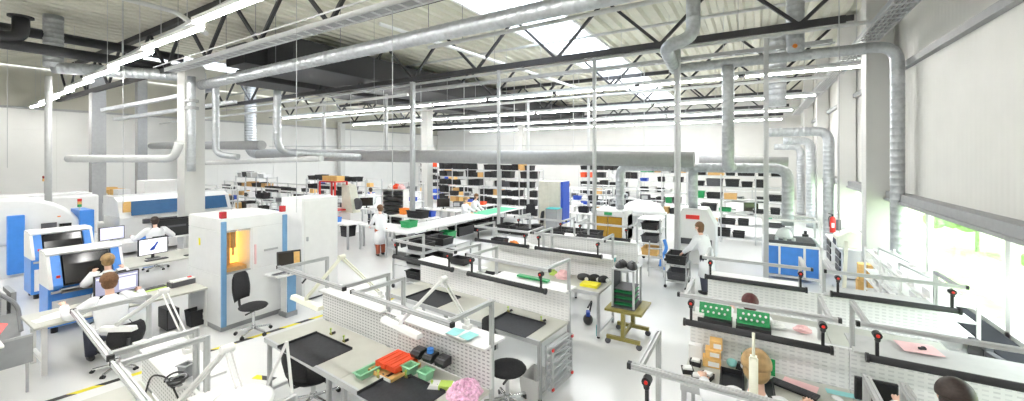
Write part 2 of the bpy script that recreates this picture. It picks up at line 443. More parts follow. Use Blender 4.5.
for (y, z, x0, n, where) in ROWS:
    sl = -.060 if n == 10 else 0.
    yy = lambda x: y+sl*(x-x0)
    rail = MB().bar((x0+1.9, yy(x0+1.9), z+.135), (x0-n*3.35, yy(x0-n*3.35), z+.135), .07)
    for k in range(n*2):
        xk = x0+1.2-k*1.7
        if y > 7 and (-17.7 < xk < -13.9 or -20.9 < xk < -18.3): continue
        if n == 10 and -21.2 < xk < -18.6: continue
        rail.tube((x0+1.2-k*1.7, yy(x0+1.2-k*1.7), z+.17), (x0+1.2-k*1.7, yy(x0+1.2-k*1.7), ZR+.1), .008, 5)
    tag(rail.build('lighting_rail', 'alu'), 'thin lighting rail hanging %s' % where, 'lighting rail')
    for k in range(n):
        lum(x0-k*3.35, yy(x0-k*3.35), z, '%s ceiling light from the window wall, rail %s' % (ORD[k], where), 'ceiling lights '+where)
for k, (x, y) in enumerate(((-1.2, 9.0), (-5.4, 9.0), (-9.6, 9.0), (-24.0, 9.6))):
    pass

def duct(name, pts, r, label, cat, m='galv', rib=.16, bend=0, n=14, radii=None):
    o = MB().pipe(pts, r, n, bend, rib, radii).build(name, m, smooth=True)
    return tag(o, label, cat)
# long bright spiral duct over the foreground benches
d = duct('spiral_duct', [(-18.0, 6.55, 6.0), (-.6, 6.35, 6.02)], .165, 'long straight spiral duct crossing above the workbenches', 'duct', rib=.22)
hg = MB()
for x in (-15, -12, -9, -6, -3): hg.bar((x, 6.42, 6.1), (x, 6.42, 8.3), .012)
hg.build('hanger', 'alu_dark', d)
# window-side duct system
d = duct('spiral_duct', [(-1.95, 12.2, 5.92), (2.74, 12.2, 5.92), (2.74, 12.2, 0)], .125, 'round duct running to the window wall and down beside the column', 'duct', bend=.4)
e = MB().pipe([(-1.95, 12.2, 5.92), (-2.0, 10.9, 6.25), (-1.32, 10.9, 6.4), (-1.32, 10.9, 8.3)], .165, 14, .3, .16).build('spiral_duct', 'galv', smooth=True)
tag(e, 'kinked duct dropping from the roof in a double elbow', 'duct')
d = duct('spiral_duct', [(.86, 12.2, 5.98), (.86, 12.2, 8.3)], .19, 'vertical duct with orange plugs above the long round duct', 'duct')
for z in (6.13, 7.42): MB().ball((.86-.02, 12.2-.19, z), .055, 8, 6).build('plug', 'orange', d)
duct('spiral_duct', [(.70, 18, 8.3), (.70, 18, 5.3)], .30, 'wide vertical duct dropping from the roof behind the orange-plugged duct', 'duct', 'galv', .2)
duct('spiral_duct', [(-.62, 12.2, 5.85), (-.62, 12.2, 3.12), (-.62, 14.2, 3.10)], .15, 'vertical drop duct feeding the low exhaust manifold', 'duct', bend=.3)
duct('spiral_duct', [(-4.12, 14.2, 1.55), (-4.12, 14.2, 3.06), (.82, 14.2, 3.06), (.82, 14.2, 1.4)], .15, 'low exhaust manifold between the amber cabinet and the blue machine', 'duct', bend=.35)
duct('spiral_duct', [(-1.72, 14.2, 3.0), (-1.72, 14.2, 1.75)], .14, 'short drop duct onto the grey domed machine', 'duct')
duct('spiral_duct', [(1.2, 24, 4.2), (2.30, 24, 4.2), (2.30, 24, 0)], .19, 'far round duct bending down at the third wall column', 'duct', bend=.4)
duct('spiral_duct', [(1.0, 29, 4.0), (2.3, 29, 4.0), (2.3, 29, 0)], .19, 'farthest round duct bending down at the window wall', 'duct', bend=.4)
duct('spiral_duct', [(.4, 18.5, 4.35), (2.30, 18.5, 4.35), (2.30, 18.5, 0)], .17, 'round duct bending down at the second wall column', 'duct', bend=.4)
# tapered grey supply duct at eye level
o = MB().pipe([(-26.0, 13.0, 3.56), (-1.55, 13.0, 3.325)], .3, 18, 0, 0, (.34, .235)).build('supply_duct', 'galv_dull', smooth=True)
tag(o, 'long matt grey supply duct hanging level across the hall', 'duct')
hg = MB()
for k in range(10): hg.bar((-3-k*2.4, 13, 3.65), (-3-k*2.4, 13, 6.55), .018)
hg.bar((-25, 13, 4.02), (-1.7, 13, 3.76), .03)
hg.build('hanger', 'alu', o)
duct('spiral_duct', [(-26.0, 13.0, 3.6), (-27.2, 13.0, 3.7), (-27.2, 13.0, 8.2)], .32, 'riser duct at the far end of the grey supply duct', 'duct', bend=.8)
o = MB().pipe([(-2.2, 20.5, 3.25), (1.2, 20.5, 3.2)], .3, 14, 0, 0, (.26, .2)).build('supply_duct', 'galv_dull', smooth=True)
tag(o, 'short matt grey supply duct above the black-bin rack', 'duct')
o = MB().pipe([(-30, 9.0, 4.05), (-17.9, 9.0, 3.9)], .3, 14, 0, 0, (.18, .2)).build('supply_duct', 'galv_dull', smooth=True)
tag(o, 'slim grey supply duct ending behind the pipe-cluster column', 'duct')
# black air ducts under the roof
o = tag(MB().b2((-17.4, 8.2, 6.75), (-14.2, 37, 7.75)).build('air_duct', 'black_duct', bevel=.05), 'massive black rectangular air duct under the roof', 'duct')
MB().b2((-17.3, 7.4, 6.85), (-15.9, 8.25, 7.6)).build('end_flange', 'black_duct', o)
tag(MB().b2((-20.6, 9.2, 6.75), (-18.6, 37, 7.45)).build('air_duct', 'black_duct', bevel=.05), 'second black air duct, beyond the massive one', 'duct')
d = duct('air_duct', [(-20.9, -4.5, 7.6), (-20.9, 7.3, 7.6)], .17, 'upper thin black pipe under the roof above the machines', 'duct', 'black_duct', 0)
d = duct('air_duct', [(-19.5, 7.2, 6.85), (-19.5, -1.0, 6.85)], .17, 'lower thin black pipe above the machines', 'duct', 'black_duct', 0)
d = duct('air_duct', [(-19.5, .6, 7.05), (-19.5, 2.7, 7.05), (-19.5, 2.7, 7.75)], .19, 'thick black elbow turning up to the roof', 'duct', 'black_duct', 0, .45)
MB().tube((-19.5, 2.7, 7.72), (-19.5, 2.7, 7.78), .28, 16).build('flange', 'black_duct', d)
o = MB().pipe([(-14.5, .6, 7.7), (-14.5, 4.9, 7.65), (-13.3, 5.2, 6.9)], .07, 8, .2).build('cable_conduit', 'white_pipe', smooth=True)
tag(o, 'thin white conduit bending down towards the pipe cluster', 'pipe')
# cable trays
def cable_tray(p, q, w, h, label, rung=.3):
    p, q = Vector(p), Vector(q); d = (q-p).normalized(); a = d.cross(Vector((0, 0, 1))).normalized()
    t = T('cable_tray', label, 'cable tray')
    for s in (-1, 1): MB().bar(p+a*s*w/2, q+a*s*w/2, .03, h).build('side_rail', 'alu', t)
    n = int((q-p).length/rung); r0 = MB().bar(-a*w/2, a*w/2, .07, .02).build('rung', 'alu', t)
    for k in range(1, n):
        o = r0 if k == 1 else r0.copy()
        if k > 1: COL.objects.link(o); o.parent = t
        o.location = p+d*k*rung-Vector((0, 0, h*.4))
    c = MB()
    for k in range(4): c.bar(p+a*(k-1.5)*w*.18-Vector((0, 0, h*.3)), q+a*(k-1.5)*w*.18-Vector((0, 0, h*.3)), .03, .03)
    c.build('cable', 'grey_mid', t)
    return t
cable_tray((2.42, 2, 6.35), (2.42, 34, 6.35), .42, .10, 'ladder cable tray along the window wall', .32)
cable_tray((-17.5, 5.75, 6.42), (-1.5, 5.55, 6.42), .30, .12, 'wide grey cable tray slung under the nearest truss', .4)
cable_tray((-13.5, 12.35, 6.2), (1.6, 12.35, 6.2), .20, .10, 'grey cable tray along the second truss', .5)
for (a, b, r, lab) in (((-16.5, 5.0, 6.28), (-.5, 4.85, 6.3), .02, 'thin conduit beside the wide cable tray'),
                       ((-30, 12.6, 6.45), (2.2, 11.9, 6.45), .05, 'pale pipe beside the second truss'),
                       ((-7, 7.5, 6.15), (1.9, 7.5, 6.25), .05, 'pale straight pipe above the nearest benches'),
                       ((-30, 17.6, 6.2), (2.2, 17.6, 6.2), .06, 'pale pipe beside the third truss'),
                       ((-31, 9.7, 5.45), (-10, 9.7, 5.5), .05, 'grey pipe across the hall over the white cabinet')):
    pp = tag(MB().tube(a, b, r, 8).build('service_pipe', 'galv_dull' if r < .03 else 'white_pipe'), lab, 'pipe')
    hg = MB(); A_, B_ = Vector(a), Vector(b)
    for f_ in (.12, .4, .68, .92): c_ = A_.lerp(B_, f_); (-20.9 < c_.x < -13.9 and c_.y > 8) or hg.tube(c_, (c_.x, c_.y, ZR+.1), .007, 5)
    hg.build('hanger', 'alu_dark', pp)
tag(MB().tube((-9.4, 8.0, 7.3), (-7.0, 18, 6.6), .06, 8).build('service_pipe', 'white'), 'slanting white pipe under the roof beside the rooflight', 'pipe')
for k, y in enumerate((7.2, 13.2, 19.0)):
    tag(MB().tube((XL+1, y+1.2, 7.95), (XR-.3, y+1.2, 7.95), .055, 8).build('sprinkler_pipe', 'white_pipe'), '%s long pale sprinkler pipe close under the roof deck' % ORD[k], 'pipe')

# pipe cluster around the near white column
duct('spiral_duct', [(-20.8, 3.6, 8.3), (-20.8, 3.6, 6.5)], .25, 'vertical spiral duct hanging from the roof above the machines', 'duct')
duct('spiral_duct', [(-20.8, 3.6, 6.5), (-18.3, 7.1, 6.5)], .20, 'horizontal spiral duct joining the pipe cluster', 'duct')
duct('spiral_duct', [(-20.9, 3.5, 6.2), (-20.9, 3.5, 1.2)], .09, 'slim white riser pipe next to the domed machine', 'pipe', 'white_pipe', 0)
duct('spiral_duct', [(-20.55, 3.9, 3.34), (-17.0, 5.7, 3.34), (-16.7, 5.75, 3.9)], .13, 'white pipe at eye level turning up at the column', 'pipe', 'white_pipe', .3, .4)
duct('spiral_duct', [(-16.55, 6.75, 6.1), (-16.55, 6.75, 3.5), (-15.9, 7.2, 3.4)], .11, 'vertical spiral duct clamped to the white column', 'duct', 'galv', .2, .3)
d = duct('spiral_duct', [(-16.75, 6.1, 2.9), (-16.75, 6.1, 6.2)], .12, 'flanged vertical duct in front of the white column', 'duct', 'galv', .25)
for z in (5.05, 5.3): MB().tube((-16.75, 6.1, z), (-16.75, 6.1, z+.10), .21, 14).build('flange', 'galv_dull', d)
duct('spiral_duct', [(-15.4, 8.3, 5.9), (-15.4, 8.3, 3.6), (-15.4, 12.0, 3.4)], .13, 'vertical spiral duct bending off behind the tall white cabinet', 'duct', 'galv', .2, .5)
duct('spiral_duct', [(-22, 8.0, 3.1), (-12.5, 8.2, 3.35)], .10, 'thin white pipe behind the column', 'pipe', 'white_pipe', .3)
for (x, y, w, lab) in ((-27.5, 6.2, .5, 'grey'), (-29.5, 8.4, .42, 'dark')):
    tag(MB().b2((x-w/2, y-w/2, 0), (x+w/2, y+w/2, 7.9)).build('duct_shaft', 'galv_dull'), '%s square riser shaft near the side wall' % lab, 'shaft')
for i, (a, b) in enumerate((((-21.5, 5.0, 5.2), (-17.6, 7.2, 6.0)), ((-22.5, 5.6, 4.95), (-17.7, 7.9, 5.6)))):
    tag(MB().bar(a, b, .20, .12).build('support_beam', 'galv'), '%s slanting steel channel at the pipe cluster' % ORD[i], 'steel channel')

# ceiling-hung posts and cords
for i, (x, y, z0, z1, w, lab) in enumerate((
    (-12.1, 12, 0, 6.5, .16, 'grey service post nearest the white-coated walker'), (-7.85, 12, 0, 6.5, .09, 'slim service post beside the green-topped bench'),
    (-4.28, 12, 0, 6.5, .10, 'slim service post beside the amber cabinet'), (-1.86, 12, 0, 6.5, .15, 'pale service post at the grey domed machine'),
    (.24, 12, 0, 6.5, .11, 'pale service post at the blue machine'), (-15.5, 13.6, 3.7, 6.5, .12, 'grey drop post above the supply duct'),
    (-20.5, 13.6, 3.7, 6.5, .12, 'grey drop post at the far part of the supply duct'), (-9.8, 17.7, 0, 6.3, .10, 'grey post in front of the back shelving'),
    (-6.6, 17.7, 0, 6.3, .10, 'grey post at the end of the back shelving'))):
    o = MB().ext((0, 0, z0), (0, 0, z1), w).build('service_post', 'alu'); tag(place(o, (x, y, 0)), lab, 'post')
for i, (x, y, z0, lab) in enumerate(((1.32, 9.4, 2.0, 'pale cord hanging from the roof in front of the wall duct'), (-6.2, 5.6, 2.6, 'thin cord hanging above the cabinet'),
    (-9.2, 5.4, 2.1, 'thin cord hanging in front of the machine with the amber window'), (-16.2, 4.2, 2.0, 'thin cord hanging over the monitors'), (-24.0, 3.0, 3.0, 'thin cord hanging in front of the side wall'))):
    tag(MB().tube((x, y, z0), (x, y, 8.3), .008, 6).build('hanging_cord', 'grey'), lab, 'cord')
# ================================================================== WORKBENCHES
def workbench(x, y, W, rz, label, group, slots='slots', shelf=(-.10, .28), legs=True, panel_top=1.30, arm=.70, shelf_mat='white', ext=0.):
    t = T('workbench', label, 'workbench', (x, y, 0), rz, group)
    tt = MB().b2((0, -.84, .825), (W+ext, -.03, .86)).build('table_top', 'grey_table', t, bevel=.006)
    MB().b2((0, -.87, .80), (W+ext, -.84, .865)).build('front_rail', 'alu', t)
    pn = MB().b2((0, -.015, .86), (W+ext, .015, panel_top)).build('perforated_panel', slots, t)
    if shelf: MB().b2((.02, shelf[0], panel_top), (W-.02, shelf[1], panel_top+.025)).build('shelf', shelf_mat, t, bevel=.004)
    for px in (.03, W-.03):
        MB().ext((px, .04, 0), (px, .04, 1.82), .042).build('post', 'alu', t)
        a = MB().ext((px, .04, 1.80), (px, .04-arm, 1.80), .042).build('arm', 'alu', t)
    b = MB().ext((-.03, .04-arm, 1.80), (W+.03, .04-arm, 1.80), .042).build('front_beam', 'alu', t)
    for px in (-.045, W+.045): MB().box((px, .04-arm, 1.80), (.03, .046, .046)).build('end_cap', 'black', b)
    if legs:
        for px in (.03, W-.03):
            l = MB().ext((px, -.81, .03), (px, -.81, .82), .05).build('leg', 'alu', t)
            MB().tube((px, -.81, 0), (px, -.81, .035), .03, 8).build('foot', 'black', l)
            MB().bar((px, -.79, .12), (px, .02, .12), .04).build('stretcher', 'alu', t)
    return t
def bench_lamp(x, y, W, rz, label, group):
    t = T('bench_lamp', label, 'bench lamp', (x, y, 0), rz, group)
    h = MB().tube((.0, -.68, 1.50), (W, -.68, 1.50), .036, 12).build('lamp_tube', 'black_rubber', t, smooth=True)
    for px in (.0, W): MB().tube((px-.012, -.68, 1.5), (px+.012, -.68, 1.5), .045, 12).build('end_cap', 'black', h)
    for px in (.07, W-.07):
        b = MB().bar((px, -.68, 1.53), (px, -.68, 1.73), .026).build('bracket', 'black', t)
        k = MB().tube((px, -.715, 1.73), (px, -.645, 1.73), .034, 12).ball((px, -.70, 1.69), .024, 8, 6).build('clamp_knob', 'black', t)
        MB().tube((px, -.722, 1.73), (px, -.714, 1.73), .015, 8).build('knob_cap', 'red', k)
    return t
# left block: five rows of two units; right block: three rows of two units
LB = [(0, 1.72, -5.97, 1.58, -4.19, 1.6, -4.2, 'nearest the gallery'), (1, 3.86, -5.83, 1.58, -4.0, 1.54, -4.0, 'with the black mats and red boxes'),
      (2, 6.05, -5.86, 1.58, -3.95, 1.50, -5.0, 'behind the red-box bench'), (3, 8.12, -5.50, 1.42, -3.93, 1.46, -.9, 'with the yellow box'), (4, 9.85, -5.45, 1.40, -3.72, 1.30, 0, 'in front of the amber cabinet')]
BENCH = {}
for (r, y, xa, wa, xb, wb, deg, where) in LB:
    g = 'aluminium workbenches'
    rz = R(deg); c, s = math.cos(rz), math.sin(rz)
    for side, (x, W) in enumerate(((xa, wa), (xb, wb))):
        yy = y + (x-xa)*math.tan(rz)
        BENCH[r, side] = workbench(x, yy, W, rz, 'aluminium workbench, %s half of the row %s' % (('cabinet-side', 'aisle-side')[side], where), g, 'slots' if r < 2 else 'slots_fine', arm=(.58 if r == 0 else .70), ext=(max(0, xb-xa-wa-.006) if side == 0 else 0))
        if r >= 2:
            bench_lamp(x+.02, yy, W-.04, rz, 'black tube lamp, %s half of the row %s' % (('cabinet-side', 'aisle-side')[side], where), 'black tube lamps')
RB = [(1, 3.76, -.78, 1.5, .86, 1.7, 0, 'nearest the gallery by the window side'), (2, 5.66, -.72, 1.38, .885, 1.70, .4, 'holding the green circuit boards'), (3, 7.72, -.70, 1.34, .88, 1.29, .6, 'in front of the blue machine')]
for (r, y, xa, wa, xb, wb, deg, where) in RB:
    rz = R(deg)
    for side, (x, W) in enumerate(((xa, wa), (xb, wb))):
        yy = y + (x-xa)*math.tan(rz)
        BENCH['R', r, side] = workbench(x, yy, W, rz, 'white-panelled workbench, %s half of the row %s' % (('aisle-side', 'window-side')[side], where), 'white slotted workbenches', 'slots_fine', (-.1, .42) if r > 1 else None, True, 1.30 if r > 1 else 1.0, .70, ('white', 'grey_shelf')[side], (xb-xa-wa-.006) if side == 0 else 0)
        bench_lamp(x+.02, yy, W-.04, rz, 'black tube lamp, %s half of the row %s' % (('aisle-side', 'window-side')[side], where), 'black tube lamps')

# articulated lamps with white bar heads
def arm_lamp(base, elbow, head0, head1, label, m='white', hw=.10, ar=.012):
    t = T('task_lamp', label, 'task lamp', base)
    B = Vector(base); L = lambda p: Vector(p)-B
    MB().tube((0, 0, 0), (0, 0, .10), .035, 10).box((0, 0, .02), (.09, .09, .04)).build('clamp', 'white', t)
    e = L(elbow); h0, h1 = L(head0), L(head1); mid = (h0+h1)/2
    o = Vector((.0, .035, 0))
    a = MB().tube(Vector((0, 0, .08))+o*.6, e+o*.6, ar, 8).tube(Vector((0, 0, .08))-o*.6, e-o*.6, ar, 8); a.build('lower_arm', m, t)
    a = MB().tube(e+o*.6, mid+Vector((0, 0, .06))+o*.6, .014, 8).tube(e-o*.6, mid+Vector((0, 0, .06))-o*.6, .014, 8); a.build('upper_arm', m, t)
    MB().tube(e-o*1.3, e+o*1.3, .035, 12).build('elbow', m, t)
    hd = MB().sweep(h0, h1, [(-hw/2, -.02), (hw/2, -.02), (hw*.32, .035), (-hw*.32, .035)]).build('lamp_head', m, t, bevel=.008)
    MB().tube(mid+Vector((0, -.02, .03)), mid+Vector((0, .02, .08)), .022, 8).build('swivel', m, t)
    return t
arm_lamp((-4.72, 4.02, 1.33), (-5.02, 3.60, 1.98), (-5.36, 3.10, 1.50), (-4.66, 3.05, 1.49), 'white arm lamp with bar head over the empty black mat', 'cream_lamp')
arm_lamp((-2.98, 3.86, 1.33), (-3.10, 3.56, 1.98), (-3.72, 3.22, 1.50), (-3.04, 3.12, 1.49), 'white arm lamp with bar head over the red boxes', 'white')
arm_lamp((-3.35, 1.66, 1.0), (-3.72, 1.60, 1.82), (-4.05, 1.35, 1.32), (-3.95, 1.33, 1.32), 'white arm lamp standing on the nearest bench row', 'white', .08, .008)
arm_lamp((-5.15, 1.85, 1.33), (-5.65, 1.80, 1.90), (-6.15, 1.42, 1.50), (-5.80, 1.60, 1.52), 'white arm lamp behind the seated man, cabinet-side end of the nearest row', 'white', .08, .009)
t = T('magnifier_lamp', 'round white magnifier lamp head over the nearest bench row', 'task lamp', (-3.47, 1.60, 1.46))
MB().ball((0, 0, 0), (.24, .22, .08), 20, 8, -.6, 1).build('lamp_head', 'white_gloss', t, smooth=True)
MB().tube((-.02, .18, 0), (.18, .25, .42), .012, 8).build('upper_arm', 'white', t)
MB().tube((.18, .25, .42), (.42, .22, -.53), .012, 8).build('lower_arm', 'white', t)
t = T('task_lamp', 'cream upright lamp pole in front of the fair-haired worker', 'task lamp', (-.01, 3.72, 1.0))
MB().tube((0, 0, 0), (0, 0, .80), .032, 12).build('lower_arm', 'cream_lamp', t, smooth=True); MB().tube((0, 0, .80), (.0, .0, 1.0), .011, 8).build('upper_rod', 'cream_lamp', t)
MB().box((0, -.0, .80), (.05, .05, .03)).build('joint', 'cream_lamp', t); MB().box((0, 0, -.02), (.09, .09, .04)).build('clamp', 'white', t)

# ================================================================== CHAIRS
def chair_proto():
    t = T('office_chair', '', 'chair')
    s = MB().ball((0, 0, .47), (.25, .25, .055), 18, 8).build('seat', 'black_fabric', t, smooth=True)
    b = MB()
    n, m = 9, 7
    vs = []; 
    for sgn in (0, 1):
        for i in range(m+1):
            for k in range(n+1):
                u = (k/n-.5)*2; v = i/m
                w_ = .23*(1-.25*abs(v-.45)**1.5*2)*(1 if v < .9 else .85)
                th = .055*(1-u*u*.7)*(1-(2*v-1)**4*.6)
                vs.append((u*w_, -.23-.06*(1-u*u)+.04*v*0 - .05*v + (th if sgn else 0), .58+.46*v))
    N = (m+1)*(n+1); fs = []
    for sgn in (0, 1):
        for i in range(m):
            for k in range(n):
                a = sgn*N+i*(n+1)+k; fs.append((a, a+1, a+n+2, a+n+1))
    rim = [k for k in range(n+1)] + [i*(n+1)+n for i in range(1, m+1)] + [m*(n+1)+k for k in range(n-1, -1, -1)] + [i*(n+1) for i in range(m-1, 0, -1)]
    for i in range(len(rim)):
        a, c = rim[i], rim[(i+1) % len(rim)]; fs.append((a, c, N+c, N+a))
    b.add(vs, fs).build('backrest', 'black_fabric', t, smooth=True)
    MB().pipe([(0, -.05, .42), (0, -.27, .42), (0, -.31, .72)], .022, 8, .08).build('back_bracket', 'black', t, smooth=True)
    MB().tube((0, 0, .14), (0, 0, .44), .026, 10).build('gas_lift', 'chrome', t)
    MB().bar((.05, .05, .41), (.24, .02, .40), .02).build('lever', 'black', t)
    st = MB().tube((0, 0, .09), (0, 0, .15), .045, 12)
    for k in range(5):
        a = k*2*PI/5; st.sweep((0, 0, .11), (.30*math.cos(a), .30*math.sin(a), .075), [(-.022, -.016), (.022, -.016), (.016, .016), (-.016, .016)], .8)
    st.build('star_base', 'chrome', t)
    for k in range(5):
        a = k*2*PI/5; c = MB(); x, y = .30*math.cos(a), .30*math.sin(a)
        for o in (-.016, .016): c.tube((x-o*math.sin(a)-.008*math.sin(a), y+o*math.cos(a)+.008*math.cos(a), .03), (x-o*math.sin(a)+.008*math.sin(a), y+o*math.cos(a)-.008*math.cos(a), .03), .03, 10)
        c.tube((x, y, .03), (x, y, .07), .01, 6).build('caster', 'black', t)
    return t
CH = chair_proto(); CHG = 'black office chairs'
place(CH, (-8.26, 4.0, 0), R(-62), (1, 1, 1.12)); CH['label'] = 'black office chair facing the machine with the amber window'; CH['group'] = CHG
copy_tree(CH, (-8.75, 2.22, 0), R(95), 'black office chair under the man at the purple screen', CHG, (1.05, 1.05, .76))
copy_tree(CH, (-5.25, 3.32, 0), R(3), 'black chair pushed under the bench with the red boxes', CHG, (1.15, 1.15, .78))
copy_tree(CH, (-2.88, 4.62, 0), R(-75), 'black chair in the gap behind the pink bag', CHG, (1.05, 1.05, 1.12))
copy_tree(CH, (0.0, 4.42, 0), R(0), 'black chair under the fair-haired worker', CHG)
copy_tree(CH, (1.45, 4.35, 0), R(0), 'black chair under the dark-haired worker at the windows', CHG)
copy_tree(CH, (-.06, 6.42, 0), R(0), 'black chair under the auburn-haired worker', CHG)
copy_tree(CH, (-15.5, 4.75, 0), R(90), 'black chair under the man at the far desk', CHG, (1, 1, 1.0))
copy_tree(CH, (-10.85, 2.62, 0), R(90), 'black chair under the woman with the hair bun', CHG, (1, 1, 1.15))
copy_tree(CH, (-4.6, 7.0, 0), R(15), 'black chair at the bench row with the yellow box', CHG, (1, 1, 1.05))
copy_tree(CH, (-7.9, 15.0, 0), R(100), 'dark chair by the tall white cabinet door', CHG, (1, 1, 1.1))
c = copy_tree(CH, (-9.1, 16.6, 0), R(200), 'dark chair behind the blue-sided cabinet', CHG, (1, 1, 1.1))

# ================================================================== PEOPLE
def skin_obj(name, pts, edges, m, parent, root=0, sub=1):
    """pts: (x, y, z, r)"""
    bm = bmesh.new(); ly = bm.verts.layers.skin.verify(); vs = []
    for i, p in enumerate(pts):
        v = bm.verts.new(p[:3]); r = p[3]
        v[ly].radius = (r, r) if not hasattr(r, '__len__') else r
        v[ly].use_root = (i == root); vs.append(v)
    for a, b in edges: bm.edges.new((vs[a], vs[b]))
    me = bpy.data.meshes.new(name); bm.to_mesh(me); bm.free(); me.materials.append(MATS[m])
    o = bpy.data.objects.new(name, me); COL.objects.link(o); o.parent = parent
    sk = o.modifiers.new('skin', 'SKIN'); sk.use_smooth_shade = True; sk.branch_smoothing = .3
    sb = o.modifiers.new('sub', 'SUBSURF'); sb.levels = sub; sb.render_levels = sub
    return o
def V(*a): return Vector(a)
def person(label, loc, rz, hair='hair_brown', sit=False, lean=0., turn=0., lh=None, rh=None, trousers='trouser_dark', bun=False, long=False, h=1.72, coat_len=.55, cat='person', stride=.0, s=1.):
    """faces +Y in its own frame"""
    t = T('person', label, cat, loc, rz); t.scale = (s, s, s)
    k = h/1.72
    hip = .50 if sit else .90*k
    pel = V(0, 0, hip+.02)
    up = lambda d, f=0: pel + V(0, math.sin(lean)*d, math.cos(lean)*d) + V(0, f, 0)
    chest = up(.36*k); neckb = up(.50*k); head0 = neckb + V(0, math.sin(lean*.6+.12)*.10, .085)
    hc = head0 + V(math.sin(turn)*.02, .02+.02*math.cos(turn), .105*k)
    ft = V(math.sin(-turn), math.cos(-turn), -.25).normalized()
    pts = [(*pel, .09), (*up(.18*k), .085), (*chest, .085), (*neckb, .055), (*head0, .054),
           (*(hc+ft*.012-V(0, 0, .045)), .072), (*(hc+V(0, 0, .02)), .092), (*(hc-ft*.01+V(0, 0, .085)), .066)]
    ed = [(0, 1), (1, 2), (2, 3), (3, 4), (4, 5), (5, 6), (6, 7)]
    # nose and ears
    b = len(pts); pts += [(*(hc+ft*.095-V(0, 0, .02)), .014)]; ed.append((6, b))
    side = V(ft.y, -ft.x, 0).normalized()
    for sg in (-1, 1): b = len(pts); pts += [(*(hc+side*sg*.092-V(0, 0, .01)), .018)]; ed.append((6, b))
    arms = []
    for sg, tgt in ((-1, lh), (1, rh)):
        sh = neckb + V(sg*.17*k, 0, -.06)
        hand = V(*tgt) if tgt else sh + V(sg*.10, .10, -.52)
        d = hand-sh; L = min(d.length, .54*k); hand = sh + d.normalized()*L
        half = L/2; off = math.sqrt(max(.0005, (.28*k)**2-half*half))
        el = (sh+hand)/2 + (V(sg*.55, -.35, -.65).normalized())*off
        b = len(pts); wr = hand
        fd = (hand-el).normalized(); sd = fd.cross(V(0, 0, 1)); sd = sd.normalized() if sd.length > .05 else V(1, 0, 0)
        if sd.dot(V(sg, 0, 0)) < 0: sd = -sd
        nrm = V(0, 0, -1)
        pts += [(*sh, .05), (*el, .036), (*wr, .027), (*(wr+fd*.055), .034)]
        ed += [(2, b), (b, b+1), (b+1, b+2), (b+2, b+3)]
        pal = wr+fd*.055
        for q, (o_, ln) in enumerate(((-.030, .062), (-.010, .074), (.010, .070), (.029, .054))):
            n0 = len(pts); f0 = pal+fd*.035+sd*o_; f1 = f0+fd*ln*.5+nrm*.008; f2 = f1+fd*ln*.42+nrm*.026
            pts += [(*f0, .011), (*f1, .0095), (*f2, .008)]; ed += [(b+3, n0), (n0, n0+1), (n0+1, n0+2)]
        n0 = len(pts); th = wr+fd*.03-sd*.036; pts += [(*th, .012), (*(th+fd*.035-sd*.016+nrm*.012), .0095)]; ed += [(b+3, n0), (n0, n0+1)]
        arms.append((sh, el, wr, fd))
    legs = []
    for sg in (-1, 1):
        hp = pel + V(sg*.095*k, 0, -.03)
        if sit: kn = hp + V(sg*.05, .43*k, .02); an = kn + V(0, -.02, -(kn.z-.09))
        else:
            st = stride*sg; kn = hp + V(sg*.005, .03+st*.45, -.42*k); an = V(hp.x+sg*.01, hp.y+st-.01, .09)
        b = len(pts); pts += [(*hp, .07), (*kn, .05), (*an, .036), (*(an+V(0, .11, -.055)), .034)]
        ed += [(0, b), (b, b+1), (b+1, b+2), (b+2, b+3)]; legs.append((hp, kn, an))
    body = skin_obj('body', pts, ed, 'skin', t)
    # white coat: lofted torso and skirt, sleeves; trousers
    def loft(m, rings, n=16):
        vs = []
        for c, ax, rx, ry in rings:
            ax = ax.normalized(); u = V(1, 0, 0); w_ = ax.cross(u).normalized()
            vs += [c + u*math.cos(2*PI*i/n)*rx + w_*math.sin(2*PI*i/n)*ry for i in range(n)]
        fs = [(j*n+i, j*n+(i+1) % n, (j+1)*n+(i+1) % n, (j+1)*n+i) for j in range(len(rings)-1) for i in range(n)]
        fs += [tuple(range(n-1, -1, -1)), tuple(range((len(rings)-1)*n, len(rings)*n))]
        m.add(vs, fs)
    ax = V(0, math.sin(lean), math.cos(lean)); cm_ = MB()
    rings = [] if sit else [(pel-V(0, .01, coat_len), V(0, 0, 1), .235*k, .185*k), (pel-V(0, .0, coat_len*.45), V(0, 0, 1), .215*k, .165*k)]
    rings += [(pel-V(0, .0, .06 if sit else 0), ax, .19*k, .145*k), (up(.14*k), ax, .175*k, .135*k), (up(.30*k), ax, .195*k, .138*k), (up(.40*k), ax, .205*k, .125*k), (up(.455*k), ax, .165*k, .10*k), (up(.485*k), ax, .085*k, .080*k), (up(.51*k), ax, .066, .064)]
    loft(cm_, rings)
    for sh, el, wr, fd in arms:
        cm_.pipe([sh-V(0, 0, .0)+(chest-sh)*.15, sh, el, wr-fd*.01], .08, 10, .07, 0, (.088*k, .050*k))
    if sit:
        for hp, kn, an in legs: cm_.pipe([hp+V(0, -.06, .015), hp*.35+kn*.65+V(0, 0, .02)], .1, 10, 0, 0, (.125, .098))
    cm_.build('lab_coat', 'coat', t, smooth=True)
    tm = MB()
    for hp, kn, an in legs: tm.pipe([hp+V(0, -.02, .05), hp, kn, an+V(0, 0, .0)], .1, 10, .08, 0, (.112*k, .066*k))
    tm.build('trousers', trousers, t, smooth=True)
    for hp, kn, an in legs:
        MB().ball(tuple(an+V(0, .05, -.045)), (.048, .135, .045), 12, 8).build('shoe', 'black', t, smooth=True)
    hb = MB().ball(tuple(hc-ft*.016+V(0, 0, .03)), (.108, .112, .118), 18, 10, -.12, 1)
